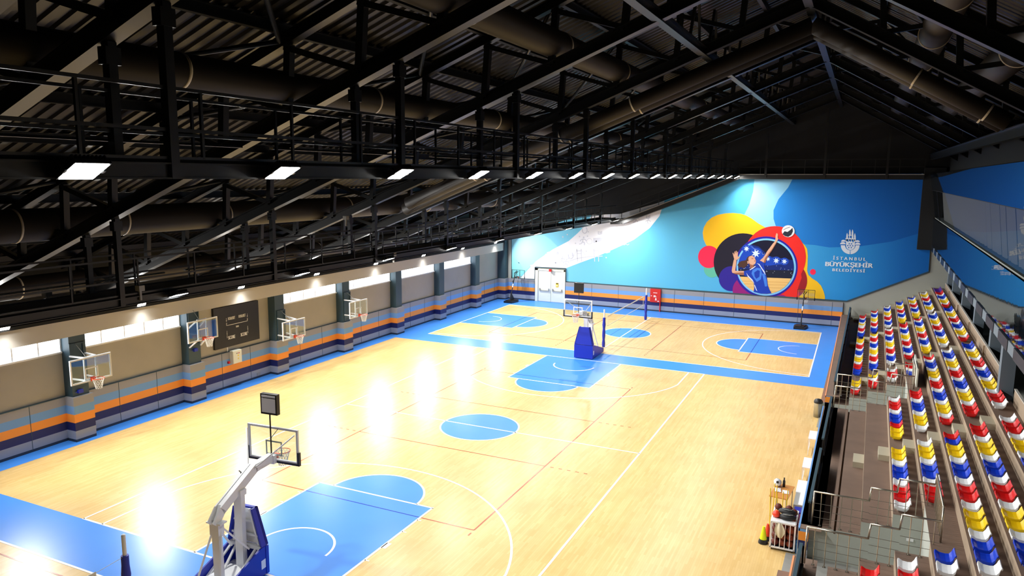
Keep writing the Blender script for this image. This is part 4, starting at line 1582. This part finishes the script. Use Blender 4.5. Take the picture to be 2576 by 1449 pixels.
far_mb = MB()
sm = seat_mesh()
KEY = {'R': 0, 'B': 1, 'W': 2, 'Y': 3, 'V': 4}
seat_rot = math.atan(-SL)
for r, y, c, i, ref, blk in SEATS:
    p = G(AR[r], y, TR[r])
    u, v = project(p)
    if not (u < 2605 and v < 1475):
        continue
    if blk == 'far block' and y > 27.3:
        far_mb.add([(p[0] + a, p[1] + b_, p[2] + d) for a, b_, d in sm.v], sm.f, KEY[c])
        continue
    if c not in PROTO:
        me = sm.build('stadium_seat', M['seat_' + NAME[c]])
        PROTO[c] = me
        o = me
    else:
        o = PROTO[c].copy()
        COL.objects.link(o)
    o.location = p
    o.rotation_euler = (0, 0, seat_rot + random.uniform(-.012, .012))
    for pl in (o.data.polygons if o is PROTO[c] else ()):
        pl.use_smooth = False
    tag(o, '%s seat, %s from the %s, %s, %s' % (NAME[c], ORD[i], ref, rowname[r], blk), 'seat', 'moulded seats of the stand')
tag(far_mb.build('stadium_seats', [M['seat_red'], M['seat_blue'], M['seat_white'], M['seat_yellow'], M['seat_violet']]), 'small red, blue, yellow and white seats beside the end wall', 'seat', 'moulded seats of the stand', 'stuff')

# ------------------------------------------------------------------ above the stand: parapet, columns, press box
plat = MB()
gbox(plat, 20.95, 23.6, -24, 33, 0, 3.42, 0, 0, 0)
gbox(plat, 22.6, 23.6, -24, 33, 3.42, 6.3, 1, 1, 1)
struct('floor_platform', plat, [M['grey_wall'], M['void']], 'grey gallery behind the top row with a dark back wall', 'gallery')
segs = ((27.6, 31.6), (21.55, 27.45), (15.5, 21.4), (9.4, 15.35), (3.6, 9.25), (-7.6, 1.6), (-14, -7.8))
for i, (y0, y1) in enumerate(segs):
    t = thing('parapet_panel', 'tan parapet panel with white edge behind the top row, %s from the end wall' % ORD[i + 1], 'parapet', G(20.95, (y0 + y1) / 2, 3.51), group='parapet panels behind the top row')
    gbox(MB(), 20.93, 20.99, y0, y1, 3.40, 4.06).build('panel', [M['riser']] * 3, t, world=True)
    gbox(MB(), 20.92, 21.0, y0, y1, 4.06, 4.10).build('edge', [M['beam']] * 3, t, world=True)
    MB().bar(G(20.90, y0 + .3, 3.45), G(20.90, y0 + .3, 4.0), .08, .06).build('bracket', M['riser'], t, world=True)
cp = mat('column_grey_blue', (116, 130, 142), 0.5)
for i, y in enumerate((31.2, 27.4, 21.34, 15.28, 9.22, 2.5)):
    c = MB()
    a_ = 20.55 if y < 3 else 21.02
    gbox(c, a_, a_ + .45, y - .22, y + .22, 3.4, 6.3)
    struct('column_%d' % (11 + i), c, [cp] * 3, 'grey blue column under the press box, %s from the end wall' % ORD[i + 1], 'column')
pbx = MB()
gbox(pbx, 19.93, 23.6, -24, 33, 6.30, 6.42, 1, 1, 1)
n = 0
y = -24
while y < 33:
    gbox(pbx, 19.90, 20.02, y, min(33, y + 1.9), 6.28, 6.62, 0, 0, 0)
    gbox(pbx, 19.92, 20.04, y + 1.9, min(33, y + 3.03), 6.28, 6.62, 2, 2, 2)
    y += 3.03
gbox(pbx, 19.96, 20.5, -24, 33, 8.60, 8.66, 3, 3, 3)
gbox(pbx, 19.62, 20.5, -24, 33, 10.60, 10.66, 1, 1, 1)
gbox(pbx, 20.6, 23.6, -24, 33, 6.4, 13.2, 1, 1, 1)
gbox(pbx, 19.0, 20.4, 32.55, 32.96, 6.3, 12.2, 1, 1, 1)
struct('wall_right', pbx, [M['black'], M['void'], cp, M['grey_wall']], 'press box wall above the stand', 'wall')
fg = MB()
for y0, y1 in ((-24, 33),):
    fg.add([G(19.95, y0, 6.6), G(19.95, y1, 6.6), G(19.86, y1, 8.62), G(19.86, y0, 8.62)], [(0, 1, 2, 3)])
    fg.add([G(19.62, y0, 10.62), G(19.62, y1, 10.62), G(19.40, y1, 11.75), G(19.40, y0, 11.95)], [(0, 1, 2, 3)])
    fg.add([G(19.98, y0, 6.6), G(19.98, y1, 6.6), G(19.89, y1, 8.62), G(19.89, y0, 8.62)], [(3, 2, 1, 0)])
    fg.add([G(19.66, y0, 10.62), G(19.66, y1, 10.62), G(19.44, y1, 11.75), G(19.44, y0, 11.95)], [(3, 2, 1, 0)])
struct('wall_right_glass', fg, M['mirror'], 'mirroring dark glass bands of the press box', 'wall glass')
pw = MB()
pw.add([G(19.97, -24, 8.66), G(19.97, 32.6, 8.66), G(19.66, 32.6, 10.6), G(19.66, -24, 10.6)], [(0, 1, 2, 3)])
wnd = thing('window_7', 'long press box window with grey vertical blinds', 'window', G(19.97, 4, 8.66), kind='structure')
pw.build('pane', M['pane'], wnd, world=True)
mu = MB()
for y in (32.6, 27.9):
    mu.bar(G(19.96, y, 8.66), G(19.65, y, 10.6), .08, .06)
mu.build('frame', M['black'], wnd, world=True)
bd = MB()
y = 27.6
random.seed(3)
while y > -18:
    dense = y > 22
    w_ = .085
    bd.prism([G(20.18, y, 8.72), G(20.18 + .07, y - w_, 8.72), G(19.93 + .07, y - w_, 10.6), G(19.93, y, 10.6)], (.004, 0, 0))
    y -= .10 if random.random() < (.9 if dense else .72) else random.choice((.28, .5, .75))
bd.build('blind', M['blind'], wnd, world=True)


# ------------------------------------------------------------------ printed mural on the end wall
MY = 32.95


def clip(poly, a, b):
    """keep the part of an outline (pixels) above the line a-b"""
    out = []
    s_ = lambda p: (b[0] - a[0]) * (p[1] - a[1]) - (b[1] - a[1]) * (p[0] - a[0])
    for i, p in enumerate(poly):
        q = poly[(i + 1) % len(poly)]
        sp, sq = s_(p), s_(q)
        if sp <= 0:
            out.append(p)
        if sp * sq < 0:
            t = sp / (sp - sq)
            out.append((p[0] + (q[0] - p[0]) * t, p[1] + (q[1] - p[1]) * t))
    return out


B0, B1 = (1424, 709), (2130, 758)


def mp(mb, poly, layer, mi=0, cl=True):
    if cl:
        poly = clip(poly, B0, B1)
    if len(poly) < 3:
        return
    mb.flat([(p.x, p.y - 0.0025 * layer, p.z) for p in (at(u, v, 1, MY) for u, v in poly)], mi)


def ell(cx, cy, rx, ry=None, a0=0, a1=360, n=48):
    ry = rx if ry is None else ry
    full = abs(a1 - a0 - 360) < 1e-6
    return [(cx + rx * math.cos(math.radians(a0 + (a1 - a0) * i / n)), cy + ry * math.sin(math.radians(a0 + (a1 - a0) * i / n))) for i in range(n if full else n + 1)]


def sc(k, ox, oy):
    return lambda pts: [(ox + x * k, oy + y * k) for x, y in pts]


r1 = sc(.27174, 1200, 500)
m1 = sc(.27174, 1700, 420)
m5 = sc(.18245, 1650, 560)
m6 = sc(.13111, 1820, 570)
e1 = sc(.09662, 2060, 560)


def ink(name, rgb):
    return mat('print_' + name, rgb, 0.5, spec=0.25)


mural = thing('wall_mural', 'huge printed blue mural with volleyball player, coloured blobs and white city emblem', 'mural', (3, MY, 2))
# field
OUT = [(1287, 601), (1385, 566), (1440, 548), (1490, 541), (1560, 538), (1650, 512), (1850, 440), (2318, 436), (2328, 472), (2338, 542), (2342, 600), (2336, 684), (2130, 758), (1424, 709), (1424, 676), (1346, 672), (1345, 703), (1287, 700)]
f0 = MB()
mp(f0, OUT, 0, 0, False)
f0.build('field', xramp('print_field', [(0, (128, 208, 234)), (.3, (96, 188, 228)), (.55, (78, 176, 226)), (.74, (44, 150, 222)), (.86, (22, 112, 200)), (1, (10, 88, 172))], -14, 20, slope=0.0), mural, world=True)
for poly, m_ in ((r1([(320, 380), (480, 310), (600, 325), (680, 375), (750, 445), (640, 520), (545, 580), (480, 640), (440, 670), (320, 520)]), ink('pale', (146, 216, 240))),
                 (r1([(320, 520), (390, 590), (440, 668), (400, 735), (320, 735)]), ink('aqua', (140, 222, 228))),
                 (m1([(730, 95), (715, 230), (680, 350), (635, 440), (700, 475), (820, 560), (905, 560), (930, 560), (905, 480), (905, 400), (950, 300), (1040, 190), (1090, 95)]), ink('sky', (146, 208, 242))),
                 (m1([(1090, 95), (1040, 190), (950, 300), (905, 400), (905, 480), (930, 560), (1190, 715), (1290, 723), (1420, 745), (1700, 735), (2000, 690), (2330, 590)]) + [(2338, 542), (2328, 472), (2318, 438)], xramp('print_deep', [(0, (40, 140, 222)), (.45, (14, 104, 196)), (1, (8, 76, 156))], 5.5, 20))):
    f1 = MB()
    mp(f1, poly, 1, 0)
    f1.build('colour_wave', m_, mural, world=True)
# white band of icons
wb = MB()
mp(wb, [(1308.7, 699.7), (1348, 657.6), (1390, 627.7), (1431, 606), (1452.7, 587), (1469, 570.6), (1484, 549), (1488, 541), (1560, 538), (1650, 512), (1672, 505), (1659, 543.5), (1634.8, 573.4), (1594, 603.3), (1547.8, 625), (1499, 646.7), (1460.9, 660.3), (1425.5, 674), (1424, 676), (1346, 672), (1345, 702)], 2, 0, False)


def stroke(mb, pts, w_, layer, mi):
    for a, b in zip(pts, pts[1:]):
        d = math.hypot(b[0] - a[0], b[1] - a[1]) or 1
        nx, ny = -(b[1] - a[1]) / d * w_ / 2, (b[0] - a[0]) / d * w_ / 2
        mp(mb, [(a[0] + nx, a[1] + ny), (b[0] + nx, b[1] + ny), (b[0] - nx, b[1] - ny), (a[0] - nx, a[1] - ny)], layer, mi, False)


def flag(mb, x, y, s_):
    mp(mb, [(x, y), (x + s_ * .5, y + s_ * .05), (x + s_, y - s_ * .12), (x + s_, y + s_ * .62), (x + s_ * .5, y + s_ * .78), (x, y + s_ * .7)], 3, 1, False)
    mp(mb, ell(x + s_ * .45, y + s_ * .34, s_ * .22, n=16), 4, 0, False)
    mp(mb, ell(x + s_ * .52, y + s_ * .34, s_ * .17, n=16), 5, 1, False)


for x, y, s_ in ((1518, 624, 17), (1504, 582, 11), (1572, 600, 11), (1625, 542, 11), (1336, 676, 9)):
    flag(wb, x, y, s_)


def star(mb, x, y, s_, layer=3, mi=1):
    mp(mb, [(x + (s_ if i % 2 == 0 else s_ * .42) * math.sin(PI * i / 5), y - (s_ if i % 2 == 0 else s_ * .42) * math.cos(PI * i / 5)) for i in range(10)], layer, mi, False)


for x, y in ((1475, 632), (1458, 595), (1416, 596), (1340, 668), (1535, 612), (1558, 606), (1349, 692), (1397, 661), (1480, 583), (1571, 563)):
    star(wb, x, y, 2.6)
for x, y in ((1448, 612), (1465, 572), (1478, 594), (1440, 642), (1544, 600), (1500, 607), (1542, 580), (1388, 640), (1394, 642), (1512, 612), (1569, 543), (1600, 575), (1618, 570), (1427, 590), (1377, 664), (1430, 650), (1590, 552), (1525, 648)):
    mp(wb, ell(x, y, 1.7, n=10), 3, 1, False)
for ox in (1451, 1494):                                   # bridge towers
    stroke(wb, [(ox, 626), (ox + 2, 658)], 2, 3, 1)
    stroke(wb, [(ox + 11, 626), (ox + 12, 658)], 2, 3, 1)
    stroke(wb, [(ox, 631), (ox + 11, 631)], 2, 3, 1)
    stroke(wb, [(ox, 638), (ox + 11, 638)], 1.5, 3, 1)
stroke(wb, [(1433, 657), (1452, 650), (1480, 646), (1506, 645), (1516, 644)], 2, 3, 1)
stroke(wb, [(1462, 628), (1472, 641), (1482, 643), (1490, 637), (1494, 628)], .8, 3, 1)
stroke(wb, [(1451, 628), (1445, 642), (1436, 652)], .8, 3, 1)
mp(wb, r1([(1075, 365), (1140, 360), (1230, 385), (1290, 380), (1295, 355), (1310, 370), (1300, 400), (1240, 408), (1150, 395), (1080, 410)]), 3, 1, False)
for cx, cy, rr in ((1483, 607, 7),):
    for a in range(0, 360, 20):
        stroke(wb, [(cx + rr * math.cos(math.radians(a)), cy + rr * math.sin(math.radians(a))), (cx + rr * math.cos(math.radians(a + 20)), cy + rr * math.sin(math.radians(a + 20)))], .9, 3, 1)


def runner(mb, x, y, s_):
    mp(mb, ell(x + s_ * .1, y - s_ * .75, s_ * .16, n=12), 3, 1, False)
    for pts in ([(0, -.5), (-.1, .1)], [(-.1, .1), (.3, .3), (.25, .75)], [(-.1, .1), (-.35, .45), (-.75, .55)], [(0, -.45), (.45, -.35), (.6, -.05)], [(0, -.45), (-.4, -.3), (-.55, 0)]):
        stroke(mb, [(x + a * s_, y + b * s_) for a, b in pts], s_ * .16, 3, 1)


for x, y, s_ in ((1467, 607, 13), (1424, 662, 12), (1414, 655, 11), (1551, 580, 11), (1601, 553, 12), (1630, 559, 11), (1376, 642, 9)):
    runner(wb, x, y, s_)
for cx, cy in ((1436, 643), (1471, 579), (1598, 577)):    # curled drops
    for a in range(-60, 200, 26):
        stroke(wb, [(cx + 6 * math.cos(math.radians(a)), cy + 8 * math.sin(math.radians(a))), (cx + 6 * math.cos(math.radians(a + 26)), cy + 8 * math.sin(math.radians(a + 26)))], 2.2, 3, 1)
stroke(wb, [(1382, 637), (1402, 637)], .9, 3, 1)
for cx in (1381, 1403):
    mp(wb, ell(cx, 637, 3.2, 4.2, n=14), 3, 1, False)
for x0, y0, nn in ((1568, 590, 8), (1586, 594, 4), (1566, 615, 5)):
    stroke(wb, [(x0 + 4.2 * i, y0 + (1.3 if i % 2 else -1.3)) for i in range(nn)], 1, 3, 1)
mp(wb, [(1333, 667), (1352, 664), (1345, 672), (1336, 671)], 3, 1, False)
for i, x in enumerate((1362, 1372, 1381)):
    mp(wb, [(x - 4, 655 + i), (x - 1, 654 + i), (x, 658 + i), (x + 2, 654 + i), (x + 5, 655 + i), (x + 3, 666 + 2 * i), (x - 2, 665 + 2 * i)], 3, 1, False)
mp(wb, [(1387, 656), (1400, 658), (1401, 666), (1388, 665)], 3, 1, False)
mp(wb, ell(1393, 653, 5.5, 6, 180, 360, 12), 3, 1, False)
wb.build('icon_band', [ink('white', (240, 242, 248)), ink('icon_grey', (208, 212, 224))], mural, world=True)

# blobs
bb = MB()
KB = 'yellow edge black red darkred crimson green purple magenta ringblue ringlight'.split()
BC = [(255, 200, 36), (236, 190, 120), (30, 28, 46), (242, 46, 40), (160, 34, 42), (252, 44, 86), (100, 192, 166), (48, 36, 148), (150, 30, 120), (40, 34, 156), (132, 204, 250)]
yel = [(285, 725), (260, 670), (252, 610), (262, 560), (290, 510), (335, 470), (390, 445), (460, 432), (530, 428), (600, 435), (650, 450), (700, 478), (760, 522), (830, 562), (860, 640), (700, 700), (400, 790)]
mp(bb, [(x + (x - 520) * .008, y + (y - 600) * .012) for x, y in m1([(0, 0)])] and m1([(520 + (x - 520) * 1.012, 600 + (y - 600) * 1.016) for x, y in yel]), 2, 1)
mp(bb, m1(yel), 3, 0)
mp(bb, m1([(1170, 700), (1196, 728), (1216, 760), (1222, 820), (1220, 900), (1216, 960), (1228, 1000), (1262, 1032), (1310, 1062), (1345, 1100), (1368, 1150), (1380, 1195), (1386, 1300), (1100, 1300)]), 3, 0)
mp(bb, m5(ell(775, 645, 112)), 3, 6)
mp(bb, m5(ell(1300, 905, 240, 245)), 4, 8)
mp(bb, m5(ell(1200, 545, 403, 398)), 5, 2)
mp(bb, m5(ell(731, 473, 149, 154)), 4.5, 5)
mp(bb, m5(ell(1830, 800, 256, 262)), 5.5, 4)
mp(bb, m5([(1500, 700), (2000, 690), (2010, 760), (1960, 900), (1990, 1100), (1740, 1100), (1640, 1000)]), 6, 3)
mp(bb, m5(ell(1640, 478, 428, 430)), 7, 3)
mp(bb, m5(ell(1040, 773, 172)), 8, 7)
mp(bb, m5(ell(1290, 930, 232, 200)), 8.5, 8)
mp(bb, m5(ell(1700, 1050, 110, 60)), 8.5, 8)
mp(bb, m5(ell(1517, 612, 438, 422, n=64)), 10, 9)
mp(bb, m5(ell(1521, 612, 410, 394, n=64)), 11, 10)
mp(bb, m5(ell(2165, 680, 40)), 3, 5)
bb.build('colour_blobs', [ink(a, b) for a, b in zip(KB, BC)], mural, world=True)

# round picture: arena, player, ball
pc = MB()
PK = 'night glow haze star stands floor floordark skin skinshade hair shirt shirtlight trim ballwhite balldark lip'.split()
PC = [(14, 16, 44), (24, 72, 190), (16, 40, 118), (214, 234, 255), (24, 32, 54), (238, 196, 120), (214, 166, 92), (222, 172, 142), (160, 104, 78), (78, 52, 44), (26, 62, 176), (66, 128, 226), (220, 230, 246), (232, 236, 240), (42, 48, 60), (150, 70, 60)]
P = {k: i for i, k in enumerate(PK)}
RING = ell(1519, 612, 385, 370, n=64)


def inring(poly):
    out = poly
    for i in range(len(RING)):
        a, b = RING[i], RING[(i + 1) % len(RING)]
        s_ = lambda p: (b[0] - a[0]) * (p[1] - a[1]) - (b[1] - a[1]) * (p[0] - a[0])
        res = []
        for j, p in enumerate(out):
            q = out[(j + 1) % len(out)]
            sp, sq = s_(p), s_(q)
            if sp >= 0:
                res.append(p)
            if sp * sq < 0:
                t = sp / (sp - sq)
                res.append((p[0] + (q[0] - p[0]) * t, p[1] + (q[1] - p[1]) * t))
        out = res
        if len(out) < 3:
            return []
    return out


mp(pc, m5(RING), 12, P['night'], False)
for poly, k, l in (([(1120, 420), (1250, 280), (1420, 330), (1560, 460), (1900, 520), (1900, 640), (1120, 620)], 'haze', 13),
                   ([(1120, 470), (1230, 300), (1330, 320), (1440, 410), (1560, 480), (1760, 500), (1760, 570), (1500, 600), (1120, 560)], 'glow', 14),
                   ([(1120, 580), (1500, 590), (1905, 600), (1905, 780), (1120, 760)], 'haze', 15),
                   ([(1110, 640), (1500, 650), (1910, 660), (1910, 790), (1110, 770)], 'stands', 16),
                   ([(1110, 742), (1910, 772), (1910, 1000), (1110, 1000)], 'floor', 17)):
    q = inring(poly)
    if len(q) > 2:
        mp(pc, m5(q), l, P[k], False)
for i, yb in enumerate((800, 838, 880, 930)):
    q = inring([(1130, yb), (1900, yb + 24), (1900, yb + 29), (1130, yb + 6)])
    if len(q) > 2:
        mp(pc, m5(q), 18, P['floordark'], False)
for x, y, r_ in ((1250, 360, 42), (1378, 425, 62), (1545, 500, 34), (1660, 525, 44), (1772, 535, 40)):
    mp(pc, m5(ell(x, y, r_ * 1.5, r_ * 1.3, n=20)), 15.2, P['glow'], False)
    mp(pc, m5([(x + (r_ if i % 2 == 0 else r_ * .45) * math.cos(PI * i / 7), y + (r_ if i % 2 == 0 else r_ * .45) * math.sin(PI * i / 7)) for i in range(14)]), 18, P['star'], False)
random.seed(11)
for i in range(34):
    x, y = random.uniform(1150, 1890), random.uniform(590, 720)
    if len(inring([(x, y), (x + 5, y), (x + 5, y + 5)])) == 3:
        mp(pc, m5(ell(x, y, 3.5, n=6)), 18, P['star'], False)
for i in range(14):
    mp(pc, m5(ell(1310 + i * 17 + random.uniform(-5, 5), 330 + i * 10 + random.uniform(-12, 6), 4, n=6)), 18, P['star'], False)
L0 = 20
for poly, k, l in (
    ([(440, 640), (405, 650), (335, 662), (292, 698), (268, 742), (300, 758), (288, 788), (345, 772), (372, 796), (410, 782), (450, 748), (470, 715)], 'hair', 0),
    ([(438, 640), (450, 600), (482, 568), (530, 554), (560, 556), (520, 600), (490, 650), (480, 700), (440, 700)], 'hair', 2),
    ([(395, 850), (300, 850), (228, 846), (236, 780), (245, 720), (252, 640), (208, 620), (196, 650), (186, 700), (172, 770), (160, 845), (170, 884), (230, 910), (330, 928), (400, 932)], 'skin', 1),
    ([(330, 880), (400, 880), (400, 932), (330, 928), (240, 912), (180, 890)], 'skinshade', 2),
    ([(207, 622), (187, 545), (176, 505), (188, 500), (206, 542), (214, 480), (226, 470), (236, 522), (240, 462), (253, 464), (256, 522), (268, 476), (280, 490), (276, 560), (290, 590), (314, 568), (320, 580), (282, 622), (252, 644)], 'skin', 1),
    ([(700, 650), (760, 596), (800, 540), (840, 470), (890, 405), (940, 335), (985, 285), (998, 240), (1000, 180), (1014, 130), (1030, 124), (1046, 152), (1042, 205), (1052, 240), (1025, 290), (985, 370), (930, 460), (880, 530), (842, 605), (800, 695), (760, 690)], 'skin', 1),
    ([(800, 600), (870, 510), (940, 420), (1010, 300), (985, 370), (930, 460), (880, 530), (842, 605), (800, 695), (770, 690)], 'skinshade', 2),
    ([(470, 690), (510, 740), (512, 800), (560, 795), (590, 750), (560, 730)], 'skinshade', 2),
    ([(478, 610), (492, 575), (540, 556), (585, 574), (608, 612), (616, 640), (628, 660), (618, 676), (620, 694), (600, 722), (568, 736), (520, 724), (486, 690)], 'skin', 3),
    ([(540, 606), (572, 606), (576, 616), (542, 620)], 'skinshade', 4), ([(592, 654), (614, 650), (616, 662), (596, 668)], 'lip', 4), ([(456, 662), (480, 660), (482, 705), (466, 716)], 'skin', 4),
    ([(395, 850), (440, 838), (500, 828), (560, 790), (620, 750), (690, 670), (722, 658), (790, 702), (784, 760), (800, 860), (830, 960), (842, 1040), (852, 1120), (882, 1200), (922, 1276), (840, 1288), (720, 1284), (580, 1250), (592, 1170), (580, 1080), (530, 1010), (460, 960), (395, 936)], 'shirt', 5),
    ([(560, 830), (640, 790), (720, 800), (740, 900), (720, 1010), (640, 1060), (580, 980), (540, 900)], 'shirtlight', 6),
    ([(740, 900), (790, 900), (830, 1030), (842, 1150), (800, 1160), (770, 1020)], 'shirtlight', 6),
    ([(590, 880), (660, 830), (700, 850), (690, 960), (630, 1000), (600, 950)], 'shirt', 7),
    ([(500, 826), (560, 788), (622, 750), (616, 766), (566, 806), (510, 836)], 'trim', 7), ([(440, 880), (470, 930), (560, 1020), (600, 1100), (570, 1060), (470, 960)], 'trim', 7),
    ([(640, 700), (690, 716), (740, 790), (790, 860), (810, 930), (776, 880), (720, 790), (680, 730)], 'trim', 7), ([(590, 1110), (606, 1120), (640, 1210), (652, 1236), (630, 1220), (600, 1150)], 'trim', 7),
    ([(790, 1150), (850, 1140), (880, 1200), (920, 1276), (800, 1286)], 'shirt', 8)):
    mp(pc, m6(poly), L0 + l, P[k], False)
mp(pc, m5(ell(1825, 118, 88, 82, n=40)), 20, P['ballwhite'], False)
mp(pc, m5([(1745, 158), (1775, 118), (1815, 128), (1860, 96), (1884, 70), (1890, 120), (1868, 168), (1826, 196), (1782, 186)]), 21, P['balldark'], False)
stroke(pc, m5([(1760, 100), (1800, 76), (1850, 62)]), 1, 21, P['balldark'])
pc.build('player_picture', [ink('picture_' + a, b) for a, b in zip(PK, PC)], mural, world=True)

# emblem and lettering
em = MB()
for a0, a1 in ((92.5, 180), (0, 87.5)):
    outer = [(815 + 244 * math.cos(math.radians(a0 + (a1 - a0) * i / 24)), 588 + 233 * math.sin(math.radians(a0 + (a1 - a0) * i / 24))) for i in range(25)]
    inner = [(818 + 137 * math.cos(math.radians(a0 + (a1 - a0) * i / 24)), 590 + 132 * math.sin(math.radians(a0 + (a1 - a0) * i / 24))) for i in range(25)]
    mp(em, e1(outer + inner[::-1]), 3, 0, False)
mp(em, e1([(705, 430), (940, 440), (936, 600)] + [(822 + 114 * math.cos(math.radians(t_)), 597 + 116 * math.sin(math.radians(t_))) for t_ in range(0, 181, 10)]), 4, 0, False)
for cx, ty, by in ((735, 262, 480), (808, 170, 480), (876, 172, 480), (937, 270, 480)):
    mp(em, e1([(cx - 20, by), (cx - 22, ty + 90), (cx - 14, ty + 40), (cx, ty), (cx + 14, ty + 40), (cx + 22, ty + 90), (cx + 20, by)]), 4, 0, False)
mp(em, e1([(765, 318), (900, 322), (900, 338), (765, 334)]), 5, 0, False)
mp(em, e1([(690, 404), (964, 412), (960, 430), (692, 424)]), 5, 0, False)
for x0, x1, y0, y1 in ((742, 772, 432, 500), (806, 838, 345, 395), (806, 838, 436, 492), (872, 904, 436, 510)):
    mp(em, e1([(x0, y1), (x0, y0 + 14), ((x0 + x1) / 2, y0), (x1, y0 + 14), (x1, y1)]), 6, 1, False)
for cx, cy, rx, ry in ((640, 495, 60, 48), (623, 562, 72, 56), (1004, 505, 62, 48), (1010, 575, 72, 56)):
    mp(em, e1(ell(cx, cy, rx, ry, 180, 360, 18)), 3, 0, False)
for cx, cy in ((790, 545), (850, 548), (752, 595), (816, 596), (880, 600), (778, 647), (844, 648)):
    mp(em, e1([(cx - 25, cy + 18), (cx, cy - 20), (cx + 25, cy + 18)]), 6, 1, False)
em.build('emblem', [ink('emblem_white', (222, 230, 240)), ink('emblem_blue', (14, 108, 198))], mural, world=True)
for s_, ca, cb, h_, space, bold in (('\u0130STANBUL', (365, 960), (1222, 994), 88, 1.55, .03), ('B\u00dcY\u00dcK\u015eEH\u0130R', (163, 1128), (1408, 1175), 124, 1.0, .045), ('BELED\u0130YES\u0130', (350, 1262), (1200, 1298), 80, 1.3, .04)):
    (ax, ay), (bx, by) = e1([ca])[0], e1([cb])[0]
    pa, pb_ = at(ax, ay, 1, MY), at(bx, by, 1, MY)
    hh = h_ * .09662 * (pb_.x - pa.x) / (bx - ax)          # cap height
    vs, fs = text_mb(s_, 1.0, bold, space)
    x0_, x1_ = min(v.x for v in vs), max(v.x for v in vs)
    cap = 0.70
    b = MB()
    b.add([(pa.x + (v.x - x0_) / (x1_ - x0_) * (pb_.x - pa.x), MY - .012 - v.z, pa.z + (pb_.z - pa.z) * (v.x - x0_) / (x1_ - x0_) + v.y * hh / cap) for v in vs], fs)
    b.build('lettering', ink('lettering', (226, 234, 242)), mural, world=True)
# dark edging round the sheet
ed = MB()
for pts in ([(1287, 601), (1287, 700), (1345, 703), (1346, 672), (1424, 676), (1424, 709), (2130, 758), (2336, 684), (2342, 600)],):
    for a, b in zip(pts, pts[1:]):
        p, q = at(a[0], a[1], 1, MY - .01), at(b[0], b[1], 1, MY - .01)
        ed.bar(p, q, .03, .10, (0, -1, 0) if abs(p.x - q.x) < .3 else (0, 0, 1))
ed.build('edging', M['column'], mural, world=True)
